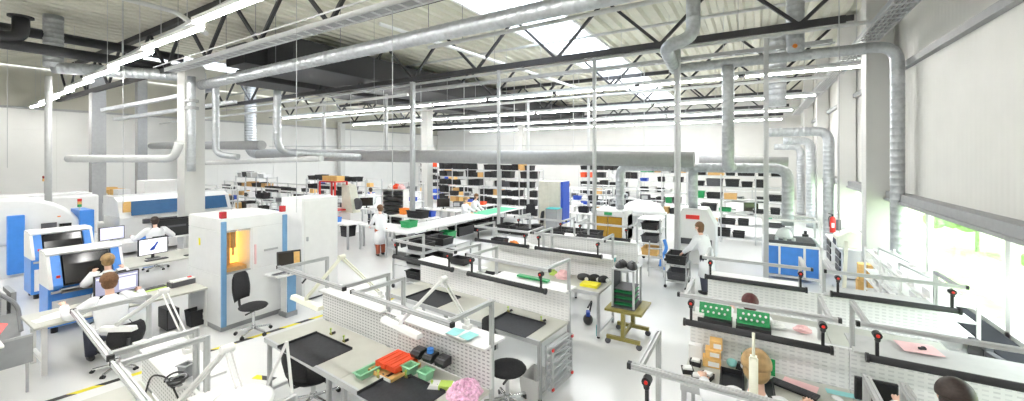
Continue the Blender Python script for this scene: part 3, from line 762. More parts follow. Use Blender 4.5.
    nape = hc-ft*.045-V(0, 0, .02); hb.ball(tuple(nape), (.095, .075, .10 if not long else .16), 14, 8)
    if bun: hb.ball(tuple(hc-ft*.13+V(0, 0, .03)), (.055, .055, .06), 12, 8)
    hb.build('hair', hair, t, smooth=True)
    for sg in (-1, 1):
        MB().ball(tuple(hc+ft*.078+side*sg*.032+V(0, 0, .005)), .011, 8, 6).build('eye', 'eye', t)
    MB().ball(tuple(hc+ft*.078-V(0, 0, .058)), (.022, .012, .006), 8, 6).build('mouth', 'red_dark', t)
    return t
person('seated man with short brown hair and white coat facing a lilac screen', (-8.98, 2.2, .0), R(88), 'hair_brown', True, .26, lh=(-.42, .46, .90), rh=(.42, .46, .90), h=1.75, s=1.1)
person('woman with blond hair bun and white coat sitting between the desk and the blue machine', (-10.85, 2.60, .14), R(80), 'hair_blond', True, .25, bun=True, lh=(-.2, .40, .95), rh=(.25, .40, .95))
person('man with dark hair and broad white coat seated at the far desk, back turned', (-15.5, 4.75, .16), R(85), 'hair_dark', True, .12, lh=(-.45, .42, .85), rh=(.45, .42, .85), h=1.95)
person('person in a long white coat and rust-red trousers standing at a table in the aisle', (-11.05, 9.45, 0), R(70), 'hair_brown', False, .08, turn=.3, trousers='trouser_rust', lh=(-.2, .42, 1.0), rh=(.18, .42, 1.02), coat_len=.50, stride=.05)
person('person in a white coat bending over the green bench top, auburn hair', (-11.1, 14.75, 0), R(-75), 'hair_brown', False, .30, lh=(-.2, .5, .95), rh=(.2, .5, .95))
person('person in a white coat standing right beside the bending colleague at the green bench', (-11.0, 14.0, 0), R(-80), 'hair_blond', False, .10, lh=(-.2, .45, 1.0), rh=(.2, .45, 1.0), h=1.6)
person('worker in white beyond the blue side of the cream-white cabinet', (-9.95, 23.3, 0), R(60), 'hair_blond', False, .05, h=1.75)
person('brown-haired woman in a white coat leaning over a black crate at the domed machine', (-1.02, 11.0, 0), R(62), 'hair_brown', False, .30, turn=.25, long=True, lh=(-.20, .58, .88), rh=(.12, .56, .95), h=1.76, coat_len=.5)
person('fair-haired worker in a white coat seen from behind at the slotted panel', (.02, 4.42, -.07), R(4), 'hair_blond', True, .14, lh=(-.38, .42, .80), rh=(.38, .42, .78), h=1.55, s=1.24)
person('dark-haired worker at the window-side slotted panel', (1.38, 4.48, .10), R(0), 'hair_dark', True, .14, lh=(-.22, .52, .88), rh=(.22, .52, .88), h=1.72, s=1.12)
person('worker with dark red hair half hidden behind the green circuit boards', (-.06, 6.5, .12), R(0), 'hair_auburn', True, .12, lh=(-.26, .5, .95), rh=(.22, .5, .9), h=1.70)
person('distant person in a cream smock standing in the aisle beyond the red rack', (-17.7, 14.5, 0), R(80), 'hair_dark', False, .05, h=1.72)
# ================================================================== THINGS ON THE NEAR BENCHES
ZT_ = .861
def mat_tray(name, x, y, w, d, rz, label, z=ZT_, group=None):
    t = T(name, label, 'work mat', (x, y, z), rz, group)
    MB().b2((-w/2, -d/2, 0), (w/2, d/2, .008)).build('mat_sheet', 'esd_mat', t)
    MB().b2((-w/2, -d/2, 0), (-w/2+.012, d/2, .035)).b2((-w/2, d/2-.012, 0), (w/2, d/2, .03)).build('raised_rim', 'black_rubber', t)
    return t
mat_tray('work_mat', -4.98, 3.17, .86, .54, R(-3), 'empty black work mat on the bench end facing the tall cabinets')
mat_tray('work_mat', -3.24, 3.05, .76, .56, R(-3), 'black work mat in front of the green blister trays')
mat_tray('work_mat', -4.95, 5.42, .80, .58, R(-4), 'black work mat on the middle bench below the tube lamp')
mat_tray('work_mat', -3.10, 5.20, .74, .56, R(-4), 'black work mat beside the free-standing chair')
def spring_clip(x, y, label, z=ZT_, rz=0):
    t = T('spring_clip', label, 'clip', (x, y, z), rz, 'brass table clips')
    MB().box((0, 0, .012), (.05, .03, .024)).build('base', 'olive', t); MB().tube((-.015, 0, .02), (-.015, 0, .07), .008, 8).ball((-.015, 0, .075), .016, 8, 6).build('knob', 'yellow_green', t)
    MB().tube((.02, 0, .02), (.05, .03, .035), .018, 8).build('stop', 'black', t)
for (x, y, lab) in ((-5.18, 3.55, 'brass clip behind the empty mat, towards the tall cabinets'), (-4.82, 3.50, 'brass clip behind the empty mat, towards the red boxes'), (-3.70, 3.14, 'brass clip in front of the wooden tray'),
    (-3.42, 3.30, 'brass clip beside the front green blister'), (-3.02, 3.30, 'brass clip beside the green paper bag'), (-4.9, 5.80, 'brass clip behind the middle bench mat'), (-3.45, 5.58, 'brass clip behind the mat by the chair, cabinet end'), (-2.80, 5.50, 'brass clip at the end of the middle bench')):
    spring_clip(x, y, lab, rz=R(-3))
def blister(x, y, z, w, d, h, rz, m, label, group=None):
    t = T('blister_tray', label, 'tray', (x, y, z), rz, group)
    MB().tray((0, 0, 0), (w, d, h), .012, .8).build('shell', m, t)
    MB().b2((-w/2-.012, -d/2-.012, h-.006), (w/2+.012, -d/2, h)).b2((-w/2-.012, d/2, h-.006), (w/2+.012, d/2+.012, h)).b2((-w/2-.012, -d/2, h-.006), (-w/2, d/2, h)).b2((w/2, -d/2, h-.006), (w/2+.012, d/2, h)).build('rim', m, t)
    return t
blister(-3.86, 3.12, ZT_, .13, .30, .07, R(-4), 'green_pale', 'long pale green blister tray in front of the red boxes')
blister(-3.45, 3.38, ZT_, .14, .14, .11, R(-4), 'green_pale', 'square green blister tray between the red boxes and black cups')
blister(-3.22, 3.40, ZT_, .14, .14, .10, R(-4), 'green_pale', 'square green blister tray below the blue reel')
for i, (x, lab) in enumerate(((-3.78, 'red flat box next to the perforated panel, cabinet end of the pair'), (-3.60, 'red flat box next to the black cups, second of the pair'))):
    t = T('component_box', lab, 'box', (x, 3.40, ZT_+.05), R(-3))
    MB().tray((0, 0, 0), (.17, .34, .06), .01).build('body', 'red_orange', t)
    MB().b2((-.08, -.16, .045), (.08, .16, .055)).b2((-.05, -.16, .055), (-.03, .16, .065)).b2((.03, -.16, .055), (.05, .16, .065)).build('lid', 'red_orange', t)
t = T('wooden_tray', 'light wooden tray underneath the red boxes', 'tray', (-3.68, 3.36, ZT_), R(-3))
MB().tray((0, 0, 0), (.42, .44, .045), .012).build('body', 'carton_orange', t)
MB().b2((.02, -.232, .002), (.20, -.222, .04)).build('paper_label', 'paper', t)
for i, (x, lab) in enumerate(((-3.46, 'black louvre bin nearest the red boxes'), (-3.27, 'black louvre bin holding a blue reel'), (-3.08, 'black louvre bin farthest from the red boxes'))):
    t = T('louvre_bin', lab, 'bin', (x, 3.545, 1.0), R(-3), 'black louvre bins')
    MB().prism([(-.07, .0), (.06, 0), (.06, .09), (-.03, .09), (-.09, .05)], -.07, .07, 'yz').build('body', 'black', t)
    MB().prism([(-.06, .075), (.05, .085), (.05, .092), (-.065, .082)], -.06, .06, 'yz').build('contents', 'grey_dark', t)
tag(place(MB().tube((0, 0, 0), (0, 0, .05), .04, 14).tube((0, 0, .05), (0, 0, .055), .018, 10).build('cable_reel', 'blue'), (-3.27, 3.53, 1.095)), 'small blue reel standing in the middle black bin', 'reel')
def crumpled(name, m, c, d, label, cat, seed, amp=.25):
    rnd = random.Random(seed); b = MB(); n, mm = 18, 10; b.ball((0, 0, 0), (d[0]/2, d[1]/2, d[2]), n, mm, 0, 1)
    b.v = [(x*(1+rnd.uniform(-amp, amp)*.6), y*(1+rnd.uniform(-amp, amp)*.6), max(0, z*(1+rnd.uniform(-amp, amp)))) for x, y, z in b.v]
    return tag(place(b.build(name, m), c, rnd.uniform(-.4, .4)), label, cat)
crumpled('antistatic_bag', 'pink_foil', (-2.66, 3.40, ZT_), (.36, .44, .11), 'crumpled pink antistatic bag at the end of the red-box bench', 'bag', 3)
t = T('paper_bag', 'green and white paper packet between mat and pink bag', 'packet', (-2.95, 3.36, ZT_), R(25))
MB().prism([(-.15, 0), (.15, 0), (.13, .045), (-.12, .05)], -.06, .06).build('packet', 'paper', t); MB().b2((-.02, -.062, .004), (.12, .062, .050)).build('printed_band', 'yellow_green', t)
tag(place(MB().b2((-.15, -.105, 0), (.15, .105, .003)).b2((-.15, -.10, .003), (-.01, .09, .004)).build('instruction_sheet', 'paper'), (-2.92, 3.66, 1.345), R(-6)), 'white sheet under the turquoise leaflets', 'paper')
for i, (x, rz, lab) in enumerate(((-3.0, 3, 'turquoise leaflet on the white shelf, cabinet side'), (-2.80, -8, 'turquoise leaflet on the white shelf, aisle side'))):
    tag(place(MB().b2((-.075, -.09, 0), (.075, .09, .003)).b2((-.05, .02, .003), (.05, .07, .0035)).build('leaflet', 'teal_paper'), (x, 3.66, 1.352), R(rz)), lab, 'leaflet')
# wire rack with red clips at the bench end
t = T('wire_frame_rack', 'small aluminium rack with red clips hanging at the bench end', 'rack', (-2.46, 5.28, 0), R(-5))
for x, y in ((0, -.28), (0, .28), (.10, -.28), (.10, .28)): MB().bar((x, y, .16), (x, y, .78), .025).build('upright', 'alu', t)
for z in (.17, .27, .37, .47, .57, .67, .77): MB().bar((0, -.28, z), (0, .28, z), .02).bar((.10, -.28, z), (.10, .28, z), .02).bar((.05, -.28, z), (.05, .28, z), .05, .01).build('rail', 'alu', t)
for y in (-.28, .28):
    for z in (.2, .74): MB().box((.115, y, z), (.025, .035, .035)).build('clip', 'red', t)
# under-bench boxes seen past the trestle
tag(place(MB().tray((0, 0, 0), (.3, .42, .3), .012, .9).build('plastic_crate', 'white'), (-2.7, 5.1, 0)), 'white crate on the floor under the bench end', 'crate')

# near bench row: white cabinet tops, power cables
tag(place(MB().pipe([(-4.42, 1.60, .95), (-4.6, 1.5, 1.38), (-4.85, 1.45, 1.36), (-5.0, 1.42, 1.0)], .008, 6, .1).build('power_cable', 'black'), (0, 0, 0)), 'thin black cable looping over the nearest white shelf', 'cable')
t = T('cable_coil', 'tangle of grey and black cables by the nearest bench posts', 'cable', (-4.42, 1.50, 1.345))
for k in range(6):
    b = MB(); r = .04+.008*k; pts = [(r*math.cos(a*PI/6+k)*(1.2 if k % 2 else .8), r*math.sin(a*PI/6+k), .02+.013*k+.01*math.sin(a)) for a in range(12)]
    b.pipe(pts, .009, 6, .02).build('loop', ('black', 'grey_mid', 'black')[k % 3], t)
blister(-4.55, 1.62, 1.345, .10, .10, .12, .3, 'grey_mid', 'small grey adapter box on the nearest white shelf')

# right-hand bench row with the green boards
def board_stack(x, y, w, rz, label):
    t = T('circuit_board_rack', label, 'circuit boards', (x, y, 1.325), rz, 'circuit board racks')
    MB().b2((-w/2, -.10, 0), (w/2, .12, .06)).build('tray', 'black', t)
    b = MB()
    b.prism([(-.02, .05), (.02, .05), (.10, .20), (.06, .21)], -w/2+.01, w/2-.01, 'yz'); b.build('board', 'pcb_green', t)
    for k in range(10):
        u = -w/2+.05+(w-.1)*k/9
        MB().tube((u, -.012+.0+(.045 if k % 2 else .02), .115+(.055 if k % 2 else .0)), (u, -.034+(.045 if k % 2 else .02), .120+(.055 if k % 2 else .0)), .014, 8).build('capacitor', 'paper', t)
board_stack(-.43, 5.62, .38, R(1), 'rack of green circuit boards on the shelf, aisle side of the two')
board_stack(-.02, 5.60, .36, R(1), 'rack of green circuit boards on the shelf, beside the auburn hair')
tag(place(MB().b2((-.07, -.04, 0), (.07, .04, .07)).build('paper_box', 'paper', bevel=.004), (-.62, 5.58, 1.345)), 'small white box at the end of the green boards', 'box')
tag(place(MB().b2((-.16, -.14, 0), (.16, .14, .004)).build('pink_sheet', 'paper_pink'), (1.50, 5.94, 1.345), R(6)), 'pink sheet lying on the window-side grey shelf', 'paper')
tag(place(MB().box((0, 0, .012), (.06, .03, .02)).box((.01, 0, .027), (.03, .02, .012)).build('hand_scanner', 'black'), (1.52, 5.90, 1.352), .4), 'small black device on the pink sheet', 'device')
crumpled('foil_bag', 'paper', (.22, 5.8, 1.345), (.22, .16, .06), 'clear plastic bag with parts behind the tube lamp', 'bag', 5)
crumpled('foil_bag', 'paper_pink', (.48, 5.82, 1.345), (.18, .14, .06), 'pinkish plastic bag on the shelf by the lamp end', 'bag', 6)
crumpled('foil_bag', 'paper_pink', (.62, 7.15, ZT_), (.3, .26, .08), 'pink bag on the table of the row before the blue machine', 'bag', 8)
# table of the fair-haired worker
def cup_box(x, y, label, rz):
    t = T('parts_box', label, 'box', (x, y, ZT_), rz, 'black parts boxes')
    MB().tray((0, 0, 0), (.13, .11, .055), .008, .9).build('body', 'black', t)
    MB().prism([(-.05, .04), (.05, .04), (.045, .075), (-.04, .07)], -.04, .04).build('white_parts', 'paper', t)
cup_box(-.68, 5.10, 'black parts box at the table corner', .3); cup_box(-.56, 4.98, 'black parts box in front of its two neighbours', .2); cup_box(-.47, 5.08, 'black parts box nearest the black tray', -.3)
cup_box(-.62, 5.34, 'black parts box below the white carton', 0)
tag(place(MB().b2((-.08, -.05, 0), (.08, .05, .17)).build('carton', 'paper', bevel=.004), (-.64, 5.54, ZT_)), 'white carton leaning at the slotted panel', 'carton')
for (x, y, z, w, h, lab) in ((-.45, 5.44, ZT_, .20, .10, 'lower orange cardboard box of the stack'), (-.44, 5.48, ZT_+.101, .17, .09, 'middle orange cardboard box of the stack'), (-.41, 5.52, ZT_+.192, .14, .10, 'topmost orange cardboard box of the stack')):
    t = T('cardboard_box', lab, 'box', (x, y, z), R(4), 'stacked orange cartons')
    MB().b2((-w/2, -.08, 0), (w/2, .07, h)).build('body', 'carton_orange', t, bevel=.004); MB().b2((-w*.2, -.083, h*.2), (w*.4, -.081, h*.75)).build('paper_label', 'paper', t)
tag(place(MB().ball((0, 0, .05), (.06, .05, .05), 12, 8).build('wipe_bag', 'teal_paper'), (-.24, 5.52, ZT_)), 'pale turquoise bag beside the cartons', 'bag')
t = T('tape_dispenser', 'black tape dispenser in front of the slotted panel', 'dispenser', (-.10, 5.50, ZT_), -.1)
MB().prism([(-.10, 0), (.10, 0), (.11, .05), (.03, .09), (-.08, .08)], -.035, .035).build('body', 'black', t, bevel=.006); MB().tube((-.01, -.045, .07), (-.01, .045, .07), .035, 14).build('tape_roll', 'paper', t)
def open_tray(x, y, w, d, h, label):
    t = T('component_tray', label, 'tray', (x, y, ZT_), R(2)); MB().tray((0, 0, 0), (w, d, h), .014).build('body', 'black', t); MB().b2((-w/2+.014, -d/2+.014, .013), (w/2-.014, d/2-.014, .02)).build('liner', 'esd_mat', t)
open_tray(-.22, 5.10, .24, .44, .07, 'large black open tray on the table beside the worker')
tag(place(MB().b2((-.02, -.28, 0), (.02, .28, .03)).build('ruler_rail', 'alu'), (-.06, 5.10, ZT_)), 'aluminium rail beside the black tray', 'rail')
open_tray(.08, 5.14, .20, .40, .05, 'black open tray half hidden by the worker')
t = T('test_board', 'green circuit board standing at the slotted panel behind the worker', 'circuit board', (.03, 5.545, ZT_), 0)
MB().b2((-.17, -.012, 0), (.17, .0, .19)).build('board', 'pcb_green', t)
for k in range(8): MB().box((-.10+.028*k, -.018, .05+.03*(k % 3)), (.014, .012, .012)).build('component', ('paper', 'grey_dark')[k % 2], t)
t = T('keyboard', 'black keyboard on a pink sheet at the slotted panel', 'keyboard', (.36, 5.32, ZT_+.004), R(-22))
MB().b2((-.22, -.07, 0), (.22, .07, .02)).build('base', 'black', t)
kb = MB()
for i in range(14):
    for j in range(4): kb.box((-.19+.029*i, -.045+.03*j, .024), (.022, .022, .008))
kb.build('keys', 'grey_dark', t)
tag(place(MB().b2((-.16, -.12, 0), (.16, .12, .003)).build('pink_sheet', 'paper_pink'), (.42, 5.44, ZT_), R(-14)), 'pink sheet under the black keyboard', 'paper')
tag(place(MB().b2((-.14, -.05, 0), (.14, .05, .003)).build('leaflet', 'teal_paper'), (.80, 5.50, ZT_), R(4)), 'pale turquoise paper at the panel joint', 'paper')
t = T('computer_mouse', 'white mouse lying near the panel joint', 'mouse', (.74, 5.36, ZT_), .9)
MB().ball((0, 0, 0), (.035, .06, .03), 14, 8, 0, 1).build('body', 'white_gloss', t, smooth=True)
t = T('tablet_monitor', 'black monitor standing at the panel of the window-side bench', 'monitor', (1.05, 5.40, ZT_), R(3))
MB().b2((-.17, -.02, .04), (.17, .015, .27)).build('bezel', 'black', t, bevel=.006); MB().b2((-.155, -.024, .055), (.155, -.021, .255)).build('screen', 'black_gloss', t); MB().b2((-.08, -.06, 0), (.08, .06, .015)).b2((-.02, -.01, .01), (.02, .01, .06)).build('stand', 'black', t)
t = T('test_board', 'green circuit board lying on the window-side table', 'circuit board', (1.28, 5.30, ZT_+.001), .1)
MB().b2((-.13, -.09, 0), (.13, .09, .012)).build('board', 'pcb_green', t)
for k in range(9): MB().box((-.10+.025*k, -.04+.04*(k % 3), .02), (.016, .016, .02)).build('component', ('paper', 'grey_dark')[k % 2], t)
# dark panels leaning under the sill
for i, (y, w, lab) in enumerate(((7.75, .34, 'dark framed instrument leaning under the window sill, nearer the posts'), (7.25, .38, 'dark framed instrument leaning under the window sill, nearer the gallery'))):
    t = T('leaning_instrument', lab, 'instrument', (2.55, y, .0), R(-80))
    MB().b2((-w/2, -.04, .55), (w/2, .04, .95)).build('frame', 'grey_dark', t, bevel=.01); MB().b2((-w/2+.03, -.045, .6), (w/2-.03, -.042, .9)).build('display', 'black_gloss', t)
    MB().b2((-w/2+.02, -.12, 0), (w/2-.02, .12, .55)).build('pedestal', 'grey_mid', t)

# row with the yellow box
t = T('parts_box', 'bright yellow flat box on the bench behind the white lamp row', 'box', (-2.78, 7.55, ZT_), R(2))
MB().tray((0, 0, 0), (.34, .26, .05), .01).build('body', 'yellow', t); MB().b2((-.16, -.12, .04), (.16, .12, .052)).build('lid', 'yellow', t)
for i, (x, y, s, lab) in enumerate(((-3.0, 7.80, .16, 'black moulded part beside the yellow box, cabinet side'), (-2.80, 7.86, .13, 'black moulded part behind the yellow box'), (-2.62, 7.86, .12, 'black moulded part at the bench end'))):
    t = T('moulded_part', lab, 'part', (x, y, ZT_), .4*i, 'black moulded parts'); MB().ball((0, 0, .06), (s, s*.5, .09), 12, 8, -.5, 1).build('body', 'black', t); MB().tube((s*.5, -s*.5, .06), (s*.5, -s*.58, .06), .04, 12).build('white_cap', 'paper', t)
crumpled('antistatic_bag', 'paper_pink', (-3.45, 7.75, ZT_), (.34, .28, .14), 'pale pink bag on the bench next to the post', 'bag', 12)
crumpled('foil_bag', 'yellow_green', (-3.72, 7.85, ZT_), (.2, .16, .10), 'yellowish packet behind the pale pink bag', 'bag', 13)
crumpled('foil_bag', 'orange', (-4.9, 8.15, 1.345), (.24, .14, .06), 'orange packet on the shelf above the third tube lamp', 'bag', 14)
crumpled('foil_bag', 'paper', (-4.55, 8.16, 1.345), (.3, .16, .06), 'white packet next to the orange packet', 'bag', 15)
tag(place(MB().b2((-.30, -.05, 0), (.30, .05, .03)).build('board_strip', 'pcb_green'), (-3.2, 5.95, 1.345), R(-4)), 'long green board strip on the shelf behind the near lamp', 'board')
for i, (x, y, lab) in enumerate(((-5.2, 8.0, 'black bin on the shelf behind the bent frame'), (-4.85, 6.08, 'black bin on the white shelf at the frame end'))):
    tag(place(MB().tray((0, 0, 0), (.36, .24, .12), .01, .9).build('storage_bin', 'black'), (x, y, 1.345)), lab, 'bin')
tag(place(MB().tray((0, 0, 0), (.22, .16, .1), .01, .9).build('storage_bin', 'teal'), (-3.0, 9.55, ZT_)), 'small teal bin on the fourth bench row', 'bin')

# brown trestle cart carrying a board magazine
t = T('trestle_cart', 'olive brown trestle cart on four castors in the aisle', 'cart', (-2.02, 7.50, 0), R(0))
MB().b2((-.33, -.38, .60), (.33, .38, .64)).build('top', 'olive', t)
for y in (-.34, .34):
    MB().bar((0, y, .14), (0, y, .60), .10, .06).build('leg', 'olive', t)
    MB().bar((-.30, y, .13), (.30, y, .13), .06).build('foot_rail', 'olive', t)
    for x in (-.28, .28): MB().tube((x, y-.02, .05), (x, y+.02, .05), .05, 14).tube((x, y, .09), (x, y, .12), .015, 6).build('caster', 'grey_dark', t)
MB().bar((0, -.34, .2), (0, .34, .2), .05).build('stretcher', 'olive', t)
t = T('board_magazine', 'aluminium magazine full of green boards standing on the olive cart', 'magazine', (-2.05, 7.52, .641), R(0))
for x in (-.19, .19):
    for y in (-.26, .26): MB().bar((x, y, .0), (x, y, .70), .035).build('upright', 'alu', t)
MB().b2((-.21, -.28, .0), (.21, .28, .02)).build('base_plate', 'grey_dark', t); MB().b2((-.21, -.28, .69), (.21, .28, .71)).build('top_plate', 'alu', t)
MB().b2((-.20, -.22, .05), (-.185, .22, .66)).build('side_guide', 'black', t)
for k in range(6): MB().b2((-.17, -.24, .06+.055*k), (.17, .24, .068+.055*k)).build('board', 'grey_dark' if k % 2 else 'pcb_green', t)
for i, (x, lab) in enumerate(((-2.15, 'black moulded cover on the board magazine, cabinet side'), (-1.95, 'black moulded cover on the board magazine, window side'))):
    t = T('moulded_part', lab, 'part', (x, 7.5, 1.352), .3*i, 'black covers on the magazine'); MB().ball((0, 0, .0), (.10, .22, .11), 12, 8, 0, 1).build('body', 'black', t); MB().tube((0, -.1, .09), (0, .1, .09), .02, 8).build('handle', 'black', t)
# things under that bench
t = T('vacuum_cleaner', 'small blue and black device on the floor under the yellow box', 'device', (-2.9, 7.75, 0), .4)
MB().ball((0, 0, .10), (.10, .15, .10), 14, 8).build('body', 'black', t, smooth=True); MB().b2((-.04, -.08, .17), (.04, .08, .27)).build('tank', 'blue_deep', t, bevel=.02); MB().pipe([(0, .1, .3), (.1, .3, .4), (.05, .4, .1)], .018, 8, .1).build('hose', 'black', t)
tag(place(MB().tube((0, 0, 0), (0, 0, .2), .04, 12).tube((0, 0, .2), (0, 0, .26), .015, 8).build('spray_bottle', 'teal'), (-2.55, 7.35, .0)), 'teal bottle on the floor by the bench leg', 'bottle')

# floor markings: yellow and black tape
for i, (x0, y0, x1, y1, lab) in enumerate(((-8.42, 1.2, -7.92, 5.3, 'yellow and black floor tape before the machine with the amber window'), (-7.44, 6.6, -7.36, 9.3, 'yellow and black floor tape beside the middle benches'), (-6.62, 3.22, -6.28, 3.34, 'short yellow and black tape by the bench corner'))):
    L = math.hypot(x1-x0, y1-y0); a = math.atan2(y1-y0, x1-x0)
    o = MB().b2((0, -.05, .0), (L, .05, .003)).build('floor_marking', 'hazard'); o.location = (x0, y0, .001); o.rotation_euler = (0, 0, a); struct(o, lab)
# ================================================================== MACHINE LINE AND TALL CABINETS
t = T('inspection_machine', 'tall white machine with amber-lit window and blue corner strips', 'machine', (0, 0, 0))
X0, X1, Y0, Y1, Z = -10.25, -8.80, 3.68, 4.95, 2.20
b = MB().b2((X0, Y0, .10), (X1-.02, Y1, 1.10)).b2((X0, Y0, 1.95), (X1-.02, Y1, Z)).b2((X0, Y0, 1.10), (X1-.02, Y0+.09, 1.95)).b2((X0, Y0+.53, 1.10), (X1-.02, Y1, 1.95)).b2((X0, Y0+.09, 1.10), (X1-.55, Y0+.53, 1.95))
b.build('housing', 'white_gloss', t, bevel=.012)
MB().b2((X1-.54, Y0+.10, 1.12), (X1-.50, Y0+.52, 1.94)).build('lit_chamber', 'amber_light', t)
MB().b2((X1-.50, Y0+.12, 1.12), (X1-.10, Y0+.50, 1.20)).b2((X1-.42, Y0+.2, 1.2), (X1-.34, Y0+.3, 1.9)).tube((X1-.3, Y0+.34, 1.55), (X1-.3, Y0+.34, 1.95), .05, 10).tube((X1-.3, Y0+.34, 1.4), (X1-.3, Y0+.34, 1.55), .02, 8).build('gantry', 'cardboard', t)
MB().b2((X1-.02, Y0+.09, 1.10), (X1-.005, Y0+.53, 1.13)).build('window_trim', 'grey', t); MB().b2((X1-.02, Y0+.09, 1.92), (X1-.005, Y0+.53, 1.95)).build('window_trim', 'grey', t)
MB().b2((X1-.02, Y0+.56, 1.10), (X1+.0, Y0+.66, 1.95)).build('door_panel', 'white', t); MB().b2((X1, Y0+.60, 1.2), (X1+.03, Y0+.625, 1.6)).build('door_handle', 'paper_pink', t)
for y in (Y0+.0, Y1-.09):
    MB().b2((X1-.03, y, .10), (X1+.02, y+.09, Z-.06)).build('corner_strip', 'blue_steel', t, bevel=.01)
for y in (Y0+.06, Y1-.06):
    MB().b2((X1-.12, y-.05, Z), (X1-.02, y+.05, Z+.13)).build('beacon', 'beacon_red', t, bevel=.01)
MB().b2((X0+.02, Y0+.02, 0), (X1-.06, Y1-.02, .10)).build('plinth', 'grey_mid', t)
MB().b2((X1-.02, Y0+.80, 1.42), (X1-.005, Y0+1.08, 1.46)).build('name_plate', 'grey', t)
MB().b2((X0+.5, Y0-.008, 1.60), (X0+.56, Y0, 1.74)).build('switch_plate', 'yellow', t)
t = T('operator_console', 'white console shelf with keyboard bolted beside the amber-window machine', 'console', (-8.50, 4.72, 0))
MB().b2((-.26, -.28, .93), (.26, .26, .96)).build('shelf', 'white', t, bevel=.006); MB().b2((-.22, .05, .10), (.0, .24, .93)).build('pedestal', 'white', t); MB().b2((-.0, .06, .10), (.03, .24, .93)).build('side_strip', 'blue_steel', t)
MB().b2((-.25, .02, 0), (.05, .26, .10)).build('plinth', 'grey_mid', t)
MB().pipe([(.18, .26, .92), (.24, .36, .8), (.16, .3, .68)], .02, 8, .06).build('cable', 'black', t)
t = T('keyboard', 'light grey keyboard on the white console shelf', 'keyboard', (-8.45, 4.62, .962), R(92)); MB().b2((-.16, -.06, 0), (.16, .06, .018)).build('base', 'grey', t); MB().b2((-.15, -.05, .018), (.0, .05, .024)).b2((.02, -.05, .018), (.15, .05, .024)).build('keys', 'grey_dark', t)
t = T('label_printer', 'small cream printer behind the console keyboard', 'printer', (-8.66, 4.86, .962), 0); MB().prism([(-.12, 0), (.12, 0), (.12, .08), (.04, .13), (-.12, .13)], -.10, .10).build('body', 'wall_white', t, bevel=.01); MB().b2((.06, -.08, .09), (.13, .08, .095)).build('paper_slot', 'black', t)
t = T('monitor', 'tilted dark monitor with a tan strip over the white console', 'monitor', (-8.28, 4.70, 1.0), R(68))
MB().box((0, 0, .28), (.44, .05, .34), rx=R(-8)).build('bezel', 'black', t, bevel=.01); MB().box((-.06, -.028, .28), (.27, .006, .28), rx=R(-8)).build('screen', 'screen_dark', t); MB().box((.14, -.03, .28), (.11, .008, .28), rx=R(-8)).build('screen_stripe', 'carton_orange', t)
MB().tube((0, .03, -.04), (0, .03, .2), .025, 8).build('arm', 'grey_mid', t)
t = T('steel_cabinet', 'tall plain white cabinet beside the amber-window machine', 'cabinet', (0, 0, 0))
MB().b2((-9.88, 5.42, .05), (-9.02, 6.36, 2.42)).build('body', 'white_gloss', t, bevel=.012); MB().b2((-9.03, 5.47, .12), (-9.0, 6.31, 2.36)).build('door', 'white', t); MB().b2((-9.0, 5.52, 1.42), (-8.975, 5.56, 1.52)).build('handle', 'grey', t); MB().b2((-9.8, 5.46, 0), (-9.06, 6.32, .05)).build('plinth', 'grey_dark', t)

# desks before the machines
def desk(name, x0, x1, y0, y1, z, label, shelf=True, m='white'):
    t = T(name, label, 'table'); MB().b2((x0, y0, z-.035), (x1, y1, z)).build('table_top', m, t, bevel=.006)
    for x in (x0+.10, x1-.10):
        for y in (y0+.12, y1-.12): MB().bar((x, y, 0), (x, y, z-.035), .06, .08).build('leg', 'white', t)
    for y in (y0+.12, y1-.12): MB().bar((x0+.1, y, .22), (x1-.1, y, .22), .05).build('stretcher', 'white', t)
    MB().bar((x0+.1, y0+.12, z-.09), (x0+.1, y1-.12, z-.09), .05, .08).build('back_rail', 'white', t)
    return t
desk('desk', -10.30, -9.36, 1.42, 3.82, .79, 'long white desk carrying the purple screen', m='grey_table')
desk('desk', -13.9, -12.6, 3.1, 6.3, .79, 'second long desk carrying the white-screen monitor', m='grey_table')
desk('desk', -17.05, -16.2, 3.8, 6.1, .80, 'far desk in front of the dark-haired man')
def monitor(x, y, z, rz, w, h, scr, label, tilt=0):
    t = T('monitor', label, 'monitor', (x, y, z), rz)
    MB().b2((-w/2, -.02, .10), (w/2, .03, .10+h)).build('bezel', 'black', t, bevel=.006); MB().b2((-w/2+.02, -.024, .12), (w/2-.02, -.02, .08+h)).build('screen', scr, t)
    MB().b2((-.03, .0, .01), (.03, .03, .15)).b2((-.13, -.08, 0), (.13, .09, .012)).build('stand', 'black', t)
    return t
m1 = monitor(-10.05, 2.52, .79, R(92), .62, .38, 'screen_lilac', 'wide monitor with lilac window in front of the seated man')
MB().b2((-.28, -.026, .40), (.28, -.0245, .43)).build('title_bar', 'screen_purple', m1); MB().b2((.02, -.026, .16), (.26, -.0245, .38)).build('image_pane', 'screen_purple', m1)
m2 = monitor(-13.3, 4.02, .79, R(96), .62, .42, 'screen_white', 'monitor with a purple machine sketch on a white screen')
MB().prism([(-.06, .20), (.02, .22), (.05, .30), (.11, .40), (.07, .42), (.02, .34), (-.08, .24)], -.026, -.0245).build('drawing', 'blue_deep', m2)
m3 = monitor(-16.6, 4.05, .801, R(96), .58, .40, 'screen_purple', 'monitor with a purple-edged window near the tower light')
